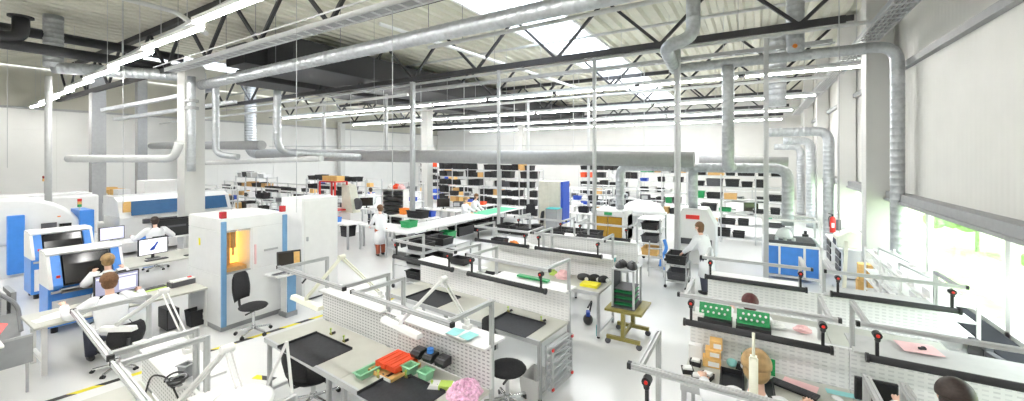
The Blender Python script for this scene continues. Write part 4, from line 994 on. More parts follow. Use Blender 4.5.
for (x, y, lab) in ((-13.0, 4.0, 'black keyboard in front of the white-screen monitor'), (-10.2, 3.06, 'black keyboard beside the lilac monitor'), (-12.85, 4.75, 'second black keyboard farther along the second desk')):
    t = T('keyboard', lab, 'keyboard', (x, y, .791), R(94)); MB().b2((-.22, -.07, 0), (.22, .07, .02)).build('base', 'black', t); MB().b2((-.21, -.055, .02), (.1, .055, .026)).b2((.12, -.055, .02), (.21, .055, .026)).build('keys', 'grey_dark', t)
tag(place(MB().b2((-.12, -.34, 0), (.12, .34, .01)).build('desk_pad', 'yellow_green'), (-10.15, 3.06, .7905)), 'olive pad under the keyboard beside the lilac monitor', 'pad')
D = bpy.data.objects
t = T('power_box', 'black strip box with a red switch at the end of the desk', 'box', (-10.0, 3.56, .791), R(95)); MB().b2((-.30, -.10, 0), (.30, .10, .10)).build('body', 'grey_dark', t, bevel=.008); MB().b2((-.27, -.08, .10), (.27, .08, .125)).build('top_tray', 'paper', t); MB().box((.05, -.0, .135), (.06, .04, .02)).build('switch', 'red', t)
for i, (x, y, rz, lab) in enumerate(((-9.75, 1.62, .1, 'white form at the end of the long desk'), (-9.72, 1.92, -.3, 'white form beside the seated man'), (-9.9, 1.75, .5, 'white form overlapping its neighbour on the desk'))):
    tag(place(MB().b2((-.11, -.15, 0), (.11, .15, .003+.001*i)).build('paper_form', 'paper'), (x, y, .791+.002*i), rz), lab, 'paper')
t = T('computer_tower', 'black computer standing under the long desk', 'computer', (-9.95, 3.25, 0), 0); MB().b2((-.22, -.10, .02), (.22, .10, .42)).build('case', 'black', t, bevel=.01); MB().b2((.22, -.08, .05), (.228, .08, .40)).build('front_panel', 'grey_dark', t)
tag(place(MB().tray((0, 0, 0), (.28, .28, .32), .01, .8).build('waste_bin', 'black'), (-9.7, 3.60, 0)), 'black waste bin under the desk end', 'bin')
tag(place(MB().b2((-.02, -.16, 0), (.02, .16, .34)).build('document_tray', 'cream'), (-9.6, 2.35, .30)), 'cream holder below the desk top', 'holder')

def placer(x, y0, y1, z0, z1, label, dpt=1.5, light=False):
    t = T('placement_machine', label, 'machine', (x, y0, 0)); W = y1-y0
    MB().b2((-dpt, 0, .12), (-.05, W, z0)).build('base_cabinet', 'blue', t, bevel=.01)
    MB().b2((-.08, .05, .2), (-.02, W-.05, z0-.25)).build('base_panel', 'white', t)
    prof = [(-dpt, z0), (.05, z0), (.05, z0+.06), (-.22, z1-.07), (-.34, z1), (-dpt, z1)]
    for a, bb in ((0, .05), (W-.05, W)): MB().prism(prof, a, bb).build('end_panel', 'white', t)
    MB().prism([(-dpt, z0), (-.10, z0), (-.34, z1-.03), (-dpt, z1-.02)], .05, W-.05).build('hood', 'grey_dark', t)
    for a, bb in ((.05, .18), (W-.18, W-.05)):
        MB().prism([(.045, z0), (.055, z0+.06), (-.215, z1-.065), (-.24, z1-.07), (-.10, z0)], a, bb).build('corner_panel', 'blue', t)
    MB().prism([(.03, z0+.03), (.04, z0+.07), (-.10, z0+(z1-z0)*.62), (-.23, z1-.08), (-.26, z1-.09), (-.1, z0+.05)], .21, W-.21).build('dark_window', 'black_gloss', t)
    MB().prism([(-.22, z1-.07), (-.20, z1-.03), (-.34, z1+.01), (-dpt, z1+.01), (-dpt, z1-.01), (-.34, z1-.01)], 0, W).build('white_edge', 'white_gloss', t)
    MB().b2((-.06, .15, z0-.10), (.10, W-.15, z0-.03)).build('feeder_bank', 'grey_mid', t)
    MB().bar((.08, .02, z0-.06), (.08, W-.02, z0-.06), .04).build('front_bar', 'alu', t)
    MB().b2((.045, .09, z0+.2), (.06, .14, z0+.25)).build('stop_button', 'red', t)
    for yy in (.1, W-.1):
        for xx in (-.15, -dpt+.15): MB().tube((xx, yy, 0), (xx, yy, .12), .05, 10).build('foot', 'black', t)
    return t
placer(-11.45, 1.92, 3.0, .88, 1.54, 'blue and white placement machine with dark curved window, nearest the desk', .75)
placer(-14.6, 2.18, 3.24, .96, 1.58, 'blue and white placement machine second from the desk', .8)
t = T('reflow_oven', 'big white domed oven with blue end pillars behind the placement machines', 'machine', (-18.2, 2.0, 0))
prof = [(-1.1, .9)] + [(.30+1.45*math.cos(a), 1.0+1.25*math.sin(a)) for a in [PI - k*PI/16 for k in range(17)]] + [(1.75, .9)]
MB().prism(prof, -1.8, .30, 'yz').build('dome', 'white_gloss', t, bevel=.22)
MB().b2((-1.8, -1.0, .0), (.3, 1.84, .9)).build('base_cabinet', 'white', t)
for y in (.22, 1.62): MB().b2((-.6, y, .1), (.42, y+.32, 1.75)).build('blue_pillar', 'blue', t, bevel=.02)
MB().b2((.32, .85, 1.05), (.40, 1.15, 1.45)).build('side_grille', 'grey_dark', t); MB().b2((.32, 1.2, 1.1), (.40, 1.45, 1.4)).build('control_screen', 'black_gloss', t); MB().box((.36, 1.2, 1.62), (.03, .06, .03)).build('stop_button', 'orange', t)
t2 = MB().tube((.25, 1.65, 1.45), (.25, 1.65, 1.85), .02, 8).build('signal_pole', 'alu', t)
for k, m in enumerate(('green', 'carton_orange', 'red')): MB().tube((.25, 1.65, 1.85+.085*k), (.25, 1.65, 1.93+.085*k), .05, 12).build('signal_lamp', m, t2)
t = T('white_enclosure', 'long low white machine along the side wall behind the oven', 'machine', (-26.5, 2.6, 0)); MB().b2((-2, -1.4, .0), (1, 3.2, 1.7)).build('housing', 'white', t, bevel=.08); MB().b2((-.4, -1.2, 1.7), (.9, 3.0, 1.8)).build('cover', 'white_gloss', t)
for i, y in enumerate((.2, 1.7)):
    tw = MB().tube((.2, y, 1.8), (.2, y, 2.35), .025, 8).build('signal_pole', 'alu', t)
    for k, m in enumerate(('carton_orange', 'red_dark')): MB().tube((.2, y, 2.35+.12*k), (.2, y, 2.46+.12*k), .07, 10).build('signal_lamp', m, tw)
t = T('glazed_machine', 'long white machine with a blue glazed hood before the column', 'machine', (-18.6, 5.1, 0))
MB().b2((-1.6, -.4, .1), (.1, 3.0, 1.3)).build('base_cabinet', 'white', t, bevel=.03); MB().prism([(-1.6, 1.3), (.12, 1.3), (-.12, 1.86), (-.5, 2.0), (-1.6, 2.0)], -.4, 3.0).build('hood', 'white_gloss', t)
MB().prism([(.135, 1.36), (.15, 1.36), (-.08, 1.84), (-.11, 1.84)], -.1, 2.85).build('blue_window', 'blue_glass', t); MB().b2((.1, -.32, 1.5), (.16, -.12, 1.86)).build('notice', 'carton_orange', t); MB().b2((.1, .2, 1.05), (.2, 2.6, 1.2)).build('conveyor', 'grey_dark', t)
t = T('grey_press', 'grey bench machine on a stand beside the glazed machine', 'machine', (-20.5, 5.0, 0)); MB().b2((-.4, -.3, 0), (.4, .5, 1.0)).build('cabinet', 'white', t, bevel=.02); MB().b2((-.3, -.2, 1.0), (.3, .4, 1.7)).build('head', 'grey', t, bevel=.04); MB().tube((.3, .1, 1.2), (.45, .1, 1.2), .12, 12).build('dial', 'black', t)
tag(place(MB().b2((-.5, -.65, 0), (.5, .65, 2.3)).build('white_cupboard', 'white', bevel=.02), (-24.5, 7.6, 0)), 'plain white cupboard behind the glazed machine', 'cupboard')
t = T('material_crate', 'large black crate on the desk behind the dark-haired man', 'crate', (-16.6, 5.55, .801)); MB().tray((0, 0, 0), (.5, 1.0, .55), .03, .96).build('body', 'black', t); MB().b2((.25, -.25, .3), (.27, .25, .36)).build('grip', 'grey_dark', t)
for i, (x, y, m, lab) in enumerate(((-13.2, 5.1, 'blue_deep', 'heap of blue connectors on the second desk'), (-13.1, 5.55, 'white', 'white tool holder beside the blue connectors'), (-16.6, 4.75, 'blue', 'blue sleeve of parts at the far desk'))):
    crumpled('parts_heap', m, (x, y, .791 if i < 2 else .801), (.3, .4, .16), lab, 'parts', 20+i, .4)
t = T('instrument_box', 'white instrument box on the second desk', 'instrument', (-13.4, 5.0, .791), R(92)); MB().b2((-.14, -.12, 0), (.14, .12, .26)).build('case', 'white', t, bevel=.01); MB().b2((-.1, -.125, .1), (.1, -.12, .22)).build('front_panel', 'grey', t)
t = T('soldering_station', 'black soldering station at the end of the second desk', 'instrument', (-13.1, 6.0, .791), R(92)); MB().b2((-.2, -.14, 0), (.2, .14, .22)).build('case', 'black', t, bevel=.01); MB().tube((.12, -.16, .1), (.12, -.14, .1), .03, 10).build('dial', 'grey', t)
# gallery-side work place at the picture edge
desk('desk', -9.5, -8.35, -.10, 1.02, .95, 'white table at the gallery edge carrying pink sheets', m='white')
for i, (x, y, rz, m, lab) in enumerate(((-8.9, .62, .2, 'paper_pink', 'pink foil sheet on top of the stack at the gallery edge'), (-9.0, .75, -.1, 'red', 'red foil sheet in the stack at the gallery edge'), (-8.8, .5, .05, 'paper', 'white foil sheet under the pink ones at the gallery edge'))):
    b = MB(); n = 8
    vs = [(-.35+.7*k/n, s*.22, .03*(3-i)+.05*math.sin(k*1.1+i)*.6+.02) for k in range(n+1) for s in (-1, 1)]
    vs += [(a, c, h-.012) for a, c, h in vs]; N = 2*(n+1)
    fs = [(2*k, 2*k+1, 2*k+3, 2*k+2) for k in range(n)] + [(N+2*k, N+2*k+2, N+2*k+3, N+2*k+1) for k in range(n)] + [(2*k, 2*k+2, N+2*k+2, N+2*k) for k in range(n)] + [(2*k+1, N+2*k+1, N+2*k+3, 2*k+3) for k in range(n)] + [(0, N, N+1, 1), (2*n, 2*n+1, N+2*n+1, N+2*n)]
    tag(place(b.add(vs, fs).build('foil_sheet', m), (x, y, .955), rz+R(80)), lab, 'sheet')
t = T('feeder_trolley', 'grey feeder trolley with cables beside the nearest placement machine', 'trolley', (-11.0, 1.15, 0), 0)
MB().b2((-.5, -.45, .15), (.2, .35, .75)).build('cart', 'grey', t, bevel=.02)
for k in range(7): MB().b2((-.45, -.4+.105*k, .75), (.25, -.34+.105*k, 1.1)).build('feeder', ('grey_mid', 'blue', 'alu')[k % 3], t)
MB().pipe([(.2, -.3, 1.1), (.3, 0, 1.25), (.25, .3, .9), (.2, .35, .4)], .03, 8, .15).build('cable', 'grey_mid', t)
for x in (-.4, .1):
    for y in (-.35, .25): MB().tube((x, y-.02, .07), (x, y+.02, .07), .07, 10).bar((x, y, .08), (x, y, .16), .03).build('caster', 'black', t)
t = T('grey_screen', 'grey perforated metal screen hanging at the desk end', 'panel', (-9.0, 1.16, .42), R(92)); MB().b2((-.2, -.01, 0), (.2, .01, .40)).build('sheet', 'grey_mid', t); MB().b2((-.2, -.02, .38), (.2, .02, .41)).build('rim', 'grey', t); MB().b2((-.16, -.01, -.42), (-.13, .01, 0)).b2((.13, -.01, -.42), (.16, .01, 0)).build('leg', 'grey', t)
# ================================================================== SHELVING AND BACKGROUND WORK PLACES
LV = ['bottom', 'second', 'third', 'fourth', 'fifth', 'top', 'uppermost']
def rack(x0, x1, y, zs, dpt, label, nb=4, group='metal shelving racks', m='alu'):
    t = T('shelving_rack', label, 'shelving', (x0, y, 0), 0, group); W = x1-x0; top = zs[-1]+.06
    for i in range(nb+1):
        for yy in (0, dpt): MB().bar((W*i/nb, yy, 0), (W*i/nb, yy, top), .045).build('upright', m, t)
    for z in zs: MB().b2((0, 0, z-.03), (W, dpt, z)).build('shelf', m, t)
    return t
BIN = {}
def bin_at(kind, m, x, y, z, w, d, h, rz, label, group, cat='bin'):
    """countable storage bins share one mesh per colour and are scaled to size"""
    key = (kind, m)
    if key not in BIN:
        b = MB().tray((0, 0, 0), (1, 1, 1), .04, .9)
        if kind != 'storage_bin': b = MB().b2((-.5, -.5, 0), (.5, .5, .9)).b2((-.515, -.515, .8), (.515, .515, 1))
        else: b.b2((-.53, -.53, .9), (.53, -.5, 1)).b2((-.53, .5, .9), (.53, .53, 1)).b2((-.2, -.54, .5), (.2, -.5, .62))
        o = b.build(kind, m); BIN[key] = o
    else:
        o = BIN[key].copy(); COL.objects.link(o)
    place(o, (x, y, z), rz, (w, d, h)); return tag(o, label, cat, group)
def fill(x0, x1, y, zs, dpt, end, rackname, dens=1., palette=('black',)*8+('grey_dark',), wr=(.26, .46), hr=(.14, .30), other=()):
    g = 'bins on the '+rackname
    for li, z in enumerate(zs):
        x = x0+.06; k = 0
        while x < x1-.2:
            w = random.uniform(*wr)
            if random.random() < dens and x+w < x1-.03:
                m = random.choice(palette); kind = 'storage_bin'; nm = {'black': 'black', 'grey_dark': 'dark grey', 'cardboard': 'brown', 'carton_orange': 'orange', 'white': 'white', 'blue_deep': 'blue', 'green': 'green', 'red_orange': 'red', 'paper': 'white'}[m]
                if m in ('cardboard', 'carton_orange', 'paper'): kind = 'storage_box'
                wd = 'box' if kind == 'storage_box' else 'bin'
                bin_at(kind, m, x+w/2, y+dpt/2-.02, z, w*.9, dpt*.82, random.uniform(*hr), random.uniform(-.03, .03),
                       '%s %s, %s from the %s, %s shelf, %s' % (nm, wd, ORD[min(k, 29)], end, LV[min(li, 6)], rackname), g, wd); k += 1
            x += w+.02
ZS6 = (.22, .72, 1.22, 1.72, 2.22, 2.66)
rack(-17.0, -9.9, 19.0, ZS6, .6, 'long grey back rack of black bins behind the green-topped bench', 6)
fill(-17.0, -9.9, 19.0, ZS6, .6, 'column end', 'long back rack', .95, ('black',)*12+('cardboard', 'grey_dark', 'white'), (.36, .62), (.26, .40))
rack(-8.8, -5.2, 22.0, ZS6, .6, 'grey rack of black bins seen past the tall cabinet', 4)
fill(-8.8, -5.2, 22.0, ZS6, .6, 'cabinet end', 'rack past the cabinet', .92, ('black',)*8+('cardboard', 'white', 'red_orange'), (.34, .56), (.22, .38))
rack(-2.35, 1.2, 18.0, ZS6, .6, 'bright rack of black trays behind the domed machine', 3)
fill(-2.35, 1.2, 18.0, ZS6, .6, 'machine end', 'rack behind the domed machine', .88, ('black',)*9+('grey_dark', 'green', 'cardboard'), (.34, .70), (.10, .32))
rack(-4.9, -2.7, 20.0, ZS6[1:], .55, 'narrow rack crowded with mixed bins beside the exhaust drop', 2)
fill(-4.9, -2.7, 20.0, ZS6[1:], .55, 'drop duct', 'narrow mixed rack', .85, ('black', 'black', 'black', 'blue_deep', 'white', 'cardboard', 'green'), (.26, .45))
rack(-24.8, -19.8, 15.2, (.3, .85, 1.4, 1.95), .6, 'grey rack topped by long black bins beyond the tall cabinet', 4)
fill(-24.8, -19.8, 15.2, (1.4, 1.95), .6, 'wall end', 'rack beyond the tall cabinet', .95, ('black',), (.45, .8), (.22, .34))
rack(-29.5, -25.6, 13.2, (.3, .9, 1.5, 2.1), .6, 'grey rack with black bins behind the pipe-cluster column', 3)
fill(-29.5, -25.6, 13.2, (.9, 1.5, 2.1), .6, 'wall end', 'rack behind the pipe-cluster column', .85, ('black', 'black', 'white', 'cardboard'), (.45, .8), (.22, .36))
rack(-31.5, -28.0, 7.2, (.25, .8, 1.35), .6, 'low rack of boxes along the side wall behind the oven', 3)
fill(-31.5, -28.0, 7.2, (.25, .8, 1.35), .6, 'wall end', 'low rack behind the oven', .95, ('carton_orange', 'black', 'paper'), (.45, .8), (.24, .40))
rack(-22.0, -18.6, 22.5, ZS6, .6, 'rack of mixed cartons left of the second hall column', 3)
fill(-22.0, -18.6, 22.5, ZS6, .6, 'wall end', 'rack before the second column', .8, ('black', 'black', 'red_orange', 'blue_deep', 'carton_orange', 'paper'), (.4, .7), (.2, .36))

# black drawer unit at the second column
t = T('drawer_unit', 'black open drawer unit below the red and white packages', 'cabinet', (-14.9, 13.5, 0), R(10)); MB().b2((-.62, -.02, 0), (-.58, .4, 1.85)).b2((.58, -.02, 0), (.62, .4, 1.85)).b2((-.6, .38, 0), (.6, .4, 1.85)).b2((-.62, -.02, 1.82), (.62, .4, 1.85)).build('body', 'white', t)
for k in range(7): d_ = MB().b2((-.57, -.03, .15+.235*k), (.57, .36, .30+.235*k)).build('drawer', 'black', t)
for i, (x, m, lab) in enumerate(((-15.25, 'paper', 'white package on the drawer unit'), (-14.9, 'red_orange', 'red package on the drawer unit'), (-14.55, 'paper_pink', 'pink package on the drawer unit'))):
    crumpled('package', m, (x, 13.7, 1.855), (.4, .34, .22), lab, 'package', 40+i)

# assembly benches in the middle distance
def far_bench(x, y, L, rz, label, upper=True, m='white', zt=.92, D=.8):
    t = T('assembly_bench', label, 'table', (x, y, 0), rz, 'assembly benches in the middle of the hall')
    MB().b2((0, -D/2, zt-.04), (L, D/2, zt)).build('table_top', m, t)
    for xx in (.05, L-.05):
        for yy in (-D/2+.05, D/2-.05): MB().bar((xx, yy, 0), (xx, yy, zt-.04), .06).build('leg', 'alu', t)
    if upper:
        for xx in (.05, L/2, L-.05): MB().bar((xx, D/2-.04, zt), (xx, D/2-.04, 1.95), .05).build('post', 'alu', t)
        MB().b2((0, D/2-.36, 1.42), (L, D/2-.02, 1.45)).build('shelf', 'alu', t); MB().b2((0, D/2-.06, 1.88), (L, D/2-.02, 1.94)).build('light_rail', 'white', t)
    return t
FB = [(-25.5, 9.4, 3.4, 0, 'assembly bench with grey shelf nearest the side wall'), (-21.8, 9.8, 3.2, 0, 'assembly bench with black monitor behind the amber-window machine'),
      (-24.0, 12.2, 3.6, 0, 'second-row assembly bench with grey shelf'), (-20.0, 12.6, 3.0, 0, 'assembly bench behind the tall white cabinet'), (-14.9, 9.75, 2.2, 0, 'white table with blue and teal boxes by the tall cabinet'),
      (-13.3, 12.2, 2.2, 0, 'white table carrying the big black crate'), (-14.8, 17.0, 3.2, 0, 'white table before the long back rack'), (-9.0, 18.0, 2.2, 0, 'white table behind the tall cabinet'),
      (-5.9, 18.6, 2.4, 0, 'white table before the mixed rack'), (-12.5, 10.05, 1.9, 0, 'white table where the person in rust trousers stands')]
for i, (x, y, L, rz, lab) in enumerate(FB): far_bench(x, y, L, rz, lab, upper=(i in (0, 1, 2, 3, 7, 8)))
SM = [('storage_bin', 'black', -20.9, 9.9, .92, .5, .4, .35, 'black bin on the bench behind the amber-window machine'), ('storage_bin', 'black', -19.9, 10.0, 1.45, .5, .3, .2, 'black bin on the grey shelf behind the amber-window machine'),
      ('storage_bin', 'green', -24.0, 9.4, .92, .4, .4, .6, 'tall green bin on the bench nearest the side wall'), ('storage_bin', 'black', -23.4, 12.3, 1.45, .9, .3, .3, 'black bin on the shelf of the second-row bench'),
      ('storage_bin', 'black', -22.2, 12.3, 1.45, .9, .3, .3, 'second black bin on the shelf of the second-row bench'), ('storage_bin', 'black', -18.9, 12.6, .92, .6, .4, .3, 'black bin on the bench behind the tall white cabinet'),
      ('storage_bin', 'blue_deep', -14.4, 9.7, .92, .34, .3, .2, 'blue bin on the white table by the tall cabinet'), ('storage_bin', 'red_orange', -14.0, 9.8, .92, .2, .2, .16, 'red bin between the blue ones by the tall cabinet'), ('storage_bin', 'blue', -13.7, 9.6, .92, .3, .26, .18, 'lighter blue bin on the white table by the tall cabinet'),
      ('storage_bin', 'teal', -14.6, 9.95, .92, .3, .3, .5, 'teal bin on the white table by the tall cabinet'), ('storage_bin', 'black', -13.2, 9.75, .40, .4, .4, .4, 'black bin hanging under the white table edge'), ('storage_bin', 'black', -11.95, 9.95, .92, .4, .3, .14, 'flat black tray before the person in rust trousers'),
      ('storage_bin', 'black', -11.8, 12.0, .92, .85, .45, .30, 'big black crate with grip on the white table'), ('storage_bin', 'orange', -13.0, 12.4, .92, .3, .3, .26, 'orange bin beside the big black crate'), ('storage_bin', 'blue_deep', -11.6, 12.5, .92, .4, .3, .22, 'blue bin beside the big black crate'),
      ('storage_bin', 'red_orange', -12.2, 17.0, .92, .5, .3, .16, 'flat red tray on the table before the back rack'), ('storage_bin', 'blue_deep', -12.9, 16.8, .92, .4, .3, .26, 'blue bin on the table before the back rack'), ('storage_box', 'carton_orange', -13.4, 17.1, .92, .4, .4, .6, 'tall orange box on the table before the back rack'), ('storage_box', 'cardboard', -14.0, 17.0, .92, .5, .4, .35, 'brown box on the table before the back rack'),
      ('storage_bin', 'black', -8.3, 18.0, .92, .5, .4, .3, 'black bin on the table behind the tall cabinet'), ('storage_bin', 'black', -5.3, 18.6, .92, .5, .4, .3, 'black bin on the table before the mixed rack'), ('storage_bin', 'black', -4.3, 18.5, .92, .6, .4, .4, 'larger black bin on the table before the mixed rack'),
      ('storage_box', 'paper', -16.1, 17.0, .0, .5, .5, .5, 'white box on the floor near the second column'), ('storage_bin', 'black', -11.15, 10.45, 0, .36, .36, .5, 'black waste bin beside the rust trousers')]
for (kd, m, x, y, z, w, d, h, lab) in SM: bin_at(kd, m, x, y, z, w, d, h, 0, lab, None, 'box' if kd == 'storage_box' else 'bin')
for (x, y, rz, lab) in ((-21.0, 12.5, 60, 'black monitor on the bench behind the tall cabinet'), (-22.6, 9.7, 55, 'black monitor on the bench beyond the amber-window machine'), (-12.7, 14.6, 40, 'black monitor on the table near the drawer unit'), (-16.2, 13.0, 50, 'grey-backed monitor near the red frame')):
    monitor(x, y, .92, R(rz), .6, .40, 'screen_dark', lab)
far_bench(-17.0, 13.0, 1.6, 0, 'small table near the red frame', False); far_bench(-13.2, 14.6, 1.6, 0, 'small table in front of the drawer unit', False)
# red frame and cream cover
t = T('red_frame_stand', 'red steel frame stand with orange boxes on top', 'stand', (-16.9, 11.0, 0))
for x in (0, 1.1):
    for y in (0, .6): MB().bar((x, y, 0), (x, y, 2.3), .06).build('post', 'red', t)
for z in (1.0, 2.27): MB().b2((0, 0, z), (1.1, .6, z+.05)).build('deck', 'red', t)
for k in range(3): bin_at('storage_box', 'carton_orange', -16.7+.36*k, 11.3, 2.325, .33, .4, .22, 0, '%s orange box on top of the red frame' % ORD[k], 'orange boxes on the red frame', 'box')
t = T('covered_column_press', 'pale sloping sheet-metal chute beside the red frame', 'machine', (-15.75, 11.75, 0)); MB().prism([(-.35, .9), (.45, .9), (.15, 2.1), (-.35, 2.2)], -.2, .2).build('chute', 'cream_lamp', t); MB().b2((-.4, -.3, 0), (.4, .3, .9)).build('base_cabinet', 'white', t); MB().tube((.5, -.05, 1.3), (.5, .05, 1.3), .26, 16).build('reel', 'grey_dark', t)

# the long green-topped bench with crates below
t = T('packing_bench', 'long white bench with green mats running away from the middle rows', 'bench', (-10.15, 9.3, 0))
MB().b2((-.55, 0, .90), (.55, 7.6, .95)).build('table_top', 'white', t); MB().b2((-.5, 0, .34), (.5, 7.6, .37)).build('lower_shelf', 'alu', t)
for y in (.05, 2.5, 5.0, 7.55):
    for x in (-.5, .5): MB().bar((x, y, 0), (x, y, .9), .05).build('leg', 'alu', t)
for k, (y, L, lab) in enumerate(((15.2, 2.6, 'long green mat at the far end of the long white bench'),)):
    tag(place(MB().b2((-.5, -L/2, 0), (.45, L/2, .008)).build('bench_mat', 'green_mat'), (-10.12, y, .951)), lab, 'mat')
for k, (y, m, w, h, z) in enumerate(((9.75, 'black', .6, .30, .371), (10.6, 'black', .8, .34, .371), (11.5, 'green', .5, .26, .371), (12.4, 'black', 1.0, .34, .371), (13.5, 'black', .9, .34, .371), (14.6, 'black', .9, .34, .371))):
    bin_at('storage_bin', m, -9.85, y, z, .55, w, h, 0, '%s crate under the long white bench, %s from its near end' % ('black' if m == 'black' else 'green', ORD[k]), 'crates under the long bench', 'crate')
for k, (x, y, m) in enumerate(((-10.35, 10.1, 'green'),)):
    bin_at('storage_bin', m, x, y, .951, .4, .45, .22, 0, '%s crate standing on the long white bench, %s from its near end' % (m, ORD[k]), 'crates on the long bench', 'crate')
t = T('crate_trolley', 'aluminium trolley frame with black crates at the corner of the middle rows', 'trolley', (-7.55, 8.3, 0))
for x in (-.5, .5):
    for y in (-1.0, 1.0): MB().bar((x, y, .1), (x, y, 1.0), .04).build('post', 'alu', t); MB().tube((x, y-.02, .05), (x, y+.02, .05), .05, 10).build('caster', 'black', t)
for z in (.25, .62, .98): MB().b2((-.5, -1, z-.02), (.5, 1, z)).build('shelf', 'alu', t)
for k, (y, z, m) in enumerate(((7.7, .25, 'black'), (8.4, .25, 'black'), (8.9, .25, 'grey_dark'), (7.7, .62, 'black'), (8.5, .62, 'black'), (7.75, .98, 'black'), (8.5, .98, 'black'))):
    bin_at('storage_bin', m, -7.5, y, z, .6, .46, .20, 0, '%s crate on the %s level of the aluminium trolley, %s' % ({'black': 'black', 'grey_dark': 'grey', 'green': 'green'}[m], {.25: 'bottom', .62: 'middle', .98: 'top'}[z], ('near the gallery', 'in the middle', 'at the far end')[0 if y < 8 else 1 if y < 8.7 else 2]), 'crates on the aluminium trolley', 'crate')
# tables with black crates behind rows two and three
for k, (x, y, lab) in enumerate(((-5.4, 11.4, 'grey table with black crates behind the bench rows'), (-7.3, 11.2, 'grey table with black crates next to the long bench'))):
    far_bench(x, y, 1.7, 0, lab, False, 'alu')
    for q in range(3): bin_at('storage_bin', 'black', x+.3+.5*q, y, .92, .44, .55, .28, 0, '%s black crate on the grey table %s' % (ORD[q], ('behind the bench rows', 'next to the long bench')[k]), 'crates behind the bench rows', 'crate')

# tall cabinet with blue side
t = T('steel_cabinet', 'tall cream-white cabinet with a blue side in the middle of the hall', 'cabinet', (-7.95, 15.3, 0))
MB().b2((0, 0, .05), (1.0, .75, 2.36)).build('body', 'cabinet_cream', t, bevel=.012); MB().b2((.0, -.02, .1), (.49, 0, 2.32)).build('door', 'cabinet_cream', t); MB().b2((.51, -.02, .1), (1.0, 0, 2.32)).build('door', 'cabinet_cream', t); MB().b2((.52, -.06, 1.12), (.62, -.02, 1.2)).build('handle', 'black', t); MB().b2((.02, .02, 0), (.98, .7, .05)).build('plinth', 'grey', t)
MB().b2((1.0, .06, .6), (1.10, .75, 2.36)).build('side_panel', 'blue_deep', t)
t = T('cloth_bin', 'dark grey bin with a teal top beside the tall cabinet', 'bin', (-7.0, 14.8, 0)); MB().tray((0, 0, .1), (.52, .5, 1.2), .02, .9).build('body', 'grey_mid', t); MB().b2((-.25, -.24, 1.2), (.25, .24, 1.32)).build('contents', 'teal', t); MB().tube((-.2, -.2, .05), (.2, -.2, .05), .05, 10).tube((-.2, .2, .05), (.2, .2, .05), .05, 10).build('caster', 'black', t)

# amber cabinet with guard rails
t = T('amber_cabinet', 'white machine with two amber windows and a green sign', 'machine', (-4.95, 13.7, 0))
MB().b2((0, 0, .05), (1.1, 1.2, .45)).b2((0, 0, 1.33), (1.1, 1.2, 1.52)).b2((0, 0, .45), (.05, 1.2, 1.33)).b2((1.05, 0, .45), (1.1, 1.2, 1.33)).b2((0, .5, .45), (1.1, 1.2, 1.33)).build('housing', 'white', t, bevel=.01)
for x in (.06, .56): MB().b2((x, -.005, .47), (x+.48, .02, 1.31)).build('amber_window', 'amber', t)
MB().b2((.42, -.02, 1.37), (.70, 0, 1.47)).build('sign', 'green', t)
for x in (.1, 1.0): MB().tube((x, .1, 0), (x, .1, .06), .05, 8).tube((x, 1.1, 0), (x, 1.1, .06), .05, 8).build('foot', 'black', t)
t = T('wire_trolley', 'white wire trolley with shelves next to the amber cabinet', 'trolley', (-3.2, 12.9, 0))
for x in (0, .7):
    for y in (0, .9): MB().bar((x, y, .1), (x, y, 1.5), .035).build('post', 'alu', t); MB().tube((x, y-.02, .05), (x, y+.02, .05), .05, 10).build('caster', 'black', t)
for z in (.3, .7, 1.1, 1.45): MB().b2((0, 0, z-.02), (.7, .9, z)).build('shelf', 'white', t)
for k, (z, m) in enumerate(((.3, 'carton_orange'), (.7, 'grey_dark'), (1.1, 'black'))): bin_at('storage_bin', m, -2.85, 13.3, z, .5, .6, .22, 0, '%s bin on the %s shelf of the white wire trolley' % (('orange', 'grey', 'black')[k], ('low', 'middle', 'high')[k]), 'bins on the wire trolley')
t = T('hooded_machine', 'white rounded machine hood behind the amber cabinet', 'machine', (-3.9, 16.3, 0)); MB().b2((-.7, -.5, 0), (.9, .6, 1.2)).build('base_cabinet', 'white', t, bevel=.02); MB().ball((.1, 0, 1.2), (.85, .55, .5), 18, 8, 0, 1).build('hood', 'white_gloss', t, smooth=True); MB().b2((-.3, -.52, .7), (.4, -.5, 1.1)).build('control_panel', 'grey', t)
# grey domed machine with the woman
t = T('domed_machine', 'grey domed machine with a red sign behind the leaning woman', 'machine', (-2.25, 13.9, 0))
MB().prism([(0, .0), (1.2, .0), (1.2, 1.25), (.95, 1.75), (.25, 1.75), (0, 1.35)], 0, .9).build('housing', 'white', t, bevel=.02); MB().b2((.35, -.03, 1.42), (.75, 0, 1.55)).build('sign', 'red', t); MB().b2((.1, -.06, .62), (1.1, 0, .80)).build('dark_slot', 'grey_dark', t); MB().b2((.05, -.4, .5), (1.15, 0, .56)).build('ledge', 'white', t)
t = T('tool_trolley', 'light trolley under the black crate at the domed machine', 'trolley', (-1.75, 11.35, 0))
for x in (-.25, .25):
    for y in (-.35, .35): MB().bar((x, y, .08), (x, y, .62), .03).build('post', 'alu', t); MB().tube((x, y-.02, .04), (x, y+.02, .04), .04, 10).build('caster', 'black', t)
for z in (.2, .62): MB().b2((-.27, -.37, z-.02), (.27, .37, z)).build('shelf', 'alu', t)
bin_at('storage_bin', 'black', -1.75, 11.35, .621, .5, .7, .24, 0, 'black crate the woman in white reaches into', None, 'crate')
bin_at('storage_bin', 'grey_dark', -1.75, 11.35, .201, .46, .6, .2, 0, 'grey crate on the lower trolley shelf', None, 'crate')
t = T('step_ladder', 'small aluminium step ladder beside the domed machine', 'ladder', (-2.45, 12.0, 0), R(15))
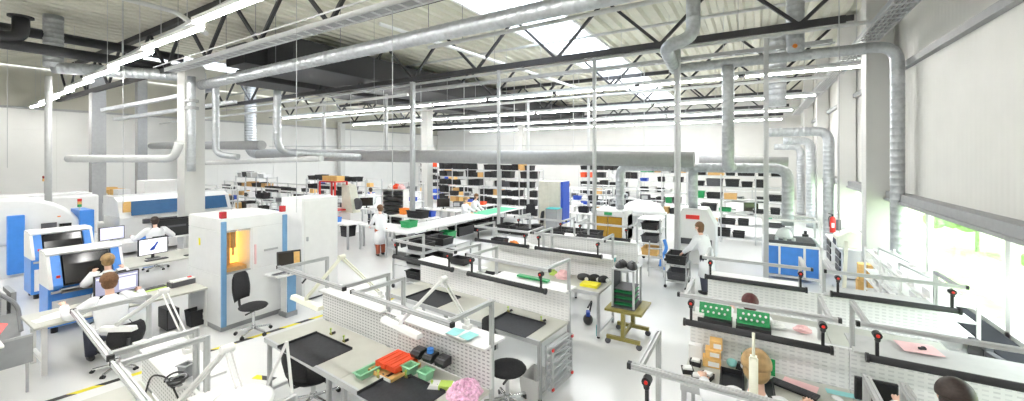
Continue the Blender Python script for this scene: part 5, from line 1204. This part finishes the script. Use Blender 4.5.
for x in (-.2, .2): MB().bar((x, -.2, 0), (x*.8, .05, .95), .03).build('rail', 'alu', t); MB().bar((x, .35, 0), (x*.8, .07, .95), .025).build('rear_leg', 'alu', t)
for z in (.25, .5, .75): MB().b2((-.19, -.22+.25*z, z-.01), (.19, -.08+.25*z, z+.01)).build('tread', 'alu', t)
t = MB().pipe([(-.02, 0, 1.1), (.06, -.05, .85), (-.08, -.1, .55), (-.12, -.05, .28), (-.02, 0, .22)], .05, 8, .1).build('blue_hose', 'blue'); tag(place(t, (-2.3, 12.6, -.17)), 'bright blue hose hanging beside the step ladder', 'hose')
# blue machine
t = T('blue_machine', 'white framed machine with blue lower panels and clear hood', 'machine', (.22, 13.3, 0))
W, Dp = 1.28, 1.4
MB().b2((.05, .04, .15), (W-.05, Dp-.04, .92)).build('blue_panel', 'blue', t)
f = MB()
for x in (0, W):
    for y in (0, Dp): f.bar((x, y, 0), (x, y, 1.0), .06)
for x in (W*.28, W*.72): f.bar((x, 0, .1), (x, 0, .95), .05)
f.bar((0, 0, .12), (W, 0, .12), .05).bar((0, 0, .97), (W, 0, .97), .06).bar((0, Dp, .97), (W, Dp, .97), .06).bar((0, 0, .97), (0, Dp, .97), .06).bar((W, 0, .97), (W, Dp, .97), .06)
f.bar((0, 0, 1), (0, .45, 1.6), .05).bar((W, 0, 1), (W, .45, 1.6), .05).bar((0, .45, 1.6), (W, .45, 1.6), .05).bar((0, Dp, 1.6), (W, Dp, 1.6), .05).bar((0, .45, 1.6), (0, Dp, 1.6), .05).bar((W, .45, 1.6), (W, Dp, 1.6), .05).bar((0, Dp, 1), (0, Dp, 1.6), .05).bar((W, Dp, 1), (W, Dp, 1.6), .05)
f.build('frame', 'white', t)
MB().b2((.03, .5, 1.59), (W-.03, Dp-.05, 1.6)).add([(.03, .0, 1.0), (W-.03, .0, 1.0), (W-.03, .45, 1.6), (.03, .45, 1.6)], [(0, 1, 2, 3)]).build('clear_hood', 'glass', t)
MB().b2((.1, .15, .98), (W-.1, Dp-.2, 1.06)).build('work_bed', 'grey_dark', t); MB().ball((.5, .7, 1.06), (.22, .2, .3), 12, 8, 0, 1).build('robot_head', 'white_gloss', t, smooth=True)
for k in range(3): MB().tube((.3+.2*k, .3, 1.06), (.3+.2*k, .3, 1.14), .05, 10).build('fixture', 'alu', t)
MB().box((.1, .42, 1.63), (.2, .03, .03)).build('status_light', 'green_mat', t)
# along the window wall
t = T('wall_bench', 'white bench with dark drawers along the window wall by the columns', 'bench', (2.0, 14.2, 0))
MB().b2((0, 0, .80), (.7, 2.6, .85)).build('table_top', 'white', t); MB().b2((.05, .05, .05), (.65, .85, .8)).build('drawer_case', 'white', t); MB().b2((.05, 1.7, .05), (.65, 2.55, .8)).build('drawer_case', 'white', t)
for k in range(3):
    for y in (.0, 1.65): MB().b2((.02, y+.12, .12+.22*k), (.05, y+.85, .28+.22*k)).build('drawer', 'black', t)
t = T('label_printer', 'cream bench machine with sloping cover by the window wall', 'machine', (2.25, 14.75, .851)); MB().prism([(-.28, 0), (.28, 0), (.28, .42), (.05, .48), (-.28, .30)], -.35, .35).build('cover', 'cream_lamp', t, bevel=.03); MB().b2((-.30, -.2, .05), (-.28, .2, .2)).build('slot', 'grey_dark', t)
t = T('cream_stand', 'slanting cream arm stand in front of the window bench', 'stand', (1.95, 13.2, 0)); MB().bar((0, 0, 0), (.12, .5, 1.15), .12, .08).build('arm', 'cream_lamp', t); MB().b2((-.2, -.2, 0), (.25, .25, .04)).build('foot', 'grey', t)
t = T('fire_extinguisher', 'red fire extinguisher hanging on the second wall column', 'fire extinguisher', (2.33, 17.85, .75))
MB().tube((0, 0, 0), (0, 0, .48), .085, 16).ball((0, 0, .48), (.085, .085, .08), 16, 6, 0, 1).build('cylinder', 'red', t, smooth=True); MB().tube((0, 0, .55), (0, 0, .64), .025, 10).bar((0, 0, .63), (-.12, 0, .66), .025).build('valve', 'black', t); MB().pipe([(0, -.02, .6), (-.11, -.04, .55), (-.1, -.05, .2)], .014, 8, .05).build('hose', 'black', t); MB().b2((-.04, -.087, .18), (.04, -.083, .34)).build('label_plate', 'paper', t); MB().b2((.05, -.03, .1), (.22, .03, .46)).build('wall_bracket', 'grey_dark', t)
tag(place(MB().tube((0, 0, 0), (0, 0, .5), .10, 14).tube((0, 0, .5), (0, 0, .62), .05, 10).build('gas_bottle', 'black'), (1.62, 18.6, .0)), 'black bottle on the floor before the second wall column', 'bottle')
t = T('literature_rack', 'white wire rack full of white trays under the windows', 'rack', (2.15, 8.1, 0))
for x in (0, .5):
    for y in (0, 1.3, 2.6, 3.9): MB().bar((x, y, 0), (x, y, 1.35), .035).build('post', 'white', t)
for z in (.2, .42, .64, .86, 1.08, 1.3): MB().b2((0, 0, z-.015), (.5, 3.9, z)).build('shelf', 'white', t)
k = 0
for zi, z in enumerate((.2, .42, .64, .86, 1.08, 1.3)):
    for q in range(6):
        if random.random() < .8:
            y = 8.4+.62*q; b = MB().tray((0, 0, 0), (.36, .30+.1*random.random(), .07+.05*random.random()), .008, .95).build('letter_tray', ('white', 'paper', 'grey')[0 if random.random() < .8 else random.randint(1, 2)])
            tag(place(b, (2.38, y, z), R(90)), 'white tray, %s from the gallery end, %s shelf of the wire rack' % (ORD[q], LV[zi]), 'tray', 'white trays under the windows')
for k, (z, w) in enumerate(((.0, .30), (.41, .26))):
    t = T('cardboard_box', ('lower', 'upper')[k]+' brown cardboard box stacked at the wall column foot', 'box', (2.28, 12.75, z), 0); MB().b2((-w/2, -w/2, 0), (w/2, w/2, .40)).build('body', 'carton_orange', t, bevel=.006); MB().b2((-.03, -w/2-.002, .0), (.03, -w/2, .4)).build('tape', 'cardboard', t)
for i, (y, lab) in enumerate(((9.2, 'aluminium arm bracket at the window sill, nearer'), (10.6, 'aluminium arm bracket at the window sill, farther'))):
    tag(MB().bar((2.2, y+.5, 1.5), (2.6, y, 1.34), .03).bar((2.2, y+.5, 1.34), (2.2, y+.5, 1.5), .03).build('arm_bracket', 'alu'), lab, 'bracket')

# ================================================================== MORE EQUIPMENT ON THE MIDDLE AND FAR BENCHES
def instrument(x, y, z, w, d, h, m, rz, label):
    t = T('test_instrument', label, 'instrument', (x, y, z), rz)
    MB().b2((-w/2, -d/2, 0), (w/2, d/2, h)).build('case', m, t, bevel=.012); MB().b2((-w*.42, -d/2-.008, h*.15), (w*.2, -d/2, h*.85)).build('front_panel', 'grey_dark' if m != 'grey_dark' else 'grey', t); MB().tube((w*.33, -d/2-.02, h*.5), (w*.33, -d/2, h*.5), h*.12, 10).build('dial', 'black', t)
MORE = [(-29.2, 9.6, 2.8, 'bench before the side wall rack'), (-28.2, 11.6, 2.6, 'second-line bench by the side wall'), (-18.0, 9.4, 2.0, 'bench directly behind the pipe cluster'), (-23.6, 17.4, 3.0, 'bench behind the long black bins'),
        (-27.6, 16.6, 3.0, 'bench deep in the wall-side corner'), (-8.0, 20.0, 2.4, 'bench behind the cream-white cabinet'), (-7.4, 17.0, 1.8, 'bench behind the amber cabinet'), (-18.4, 16.4, 2.4, 'bench next to the second hall column'),
        (-21.9, 8.55, 2.2, 'bench between the glazed machine and the racks'), (-13.6, 15.7, 2.0, 'bench between drawer unit and back rack'), (-12.2, 22.5, 2.4, 'bench far behind the back rack'), (-1.2, 20.0, 2.2, 'bench behind the bright rack')]
rnd = random.Random(5)
for (x, y, L, nm) in MORE:
    far_bench(x, y, L, 0, 'grey-framed '+nm)
KIND = [('black monitor', 0), ('white instrument box', 1), ('black bin', 2), ('grey instrument box', 3), ('blue bin', 4), ('black instrument box', 5), ('white carton', 6), ('orange carton', 7)]
for (x, y, L, nm) in MORE + [(a, b, c, lab) for a, b, c, d_, lab in (FB[0], FB[1], FB[2], FB[3], FB[7], FB[8])]:
    nm = nm.replace('assembly bench with', 'bench with'); ks = rnd.sample(KIND, 5); q = .28
    for lev, (what, k) in enumerate(ks):
        z = .921 if lev < 3 else 1.451; px = x + L*(.15+.33*lev if lev < 3 else .25+.42*(lev-3)); py = y-.05 if lev < 3 else y+.2
        lab = '%s %s the %s' % (what, 'standing on' if lev < 3 else 'on the upper shelf,', nm); s = rnd.uniform(.85, 1.2)
        if k == 0 and lev < 3: monitor(px, py, z, R(rnd.uniform(20, 70)), .55*s, .38*s, 'screen_dark', lab)
        elif k == 1: instrument(px, py, z, .4*s, .3, .26*s, 'white', R(rnd.uniform(0, 50)), lab)
        elif k == 3: instrument(px, py, z, .36*s, .3, .2*s, 'grey', R(rnd.uniform(0, 50)), lab)
        elif k == 5: instrument(px, py, z, .4*s, .3, .22*s, 'grey_dark', R(rnd.uniform(0, 50)), lab)
        elif k in (6, 7): bin_at('storage_box', 'paper' if k == 6 else 'carton_orange', px, py, z, .36*s, .3, .26*s, 0, lab, None, 'box')
        elif k == 4: bin_at('storage_bin', 'blue_deep', px, py, z, .36*s, .28, .2*s, 0, lab, None)
        else: bin_at('storage_bin', 'black', px, py, z, .42*s, .28, .24*s, 0, lab if k == 2 else lab.replace('black monitor', 'second black bin', 1), None)
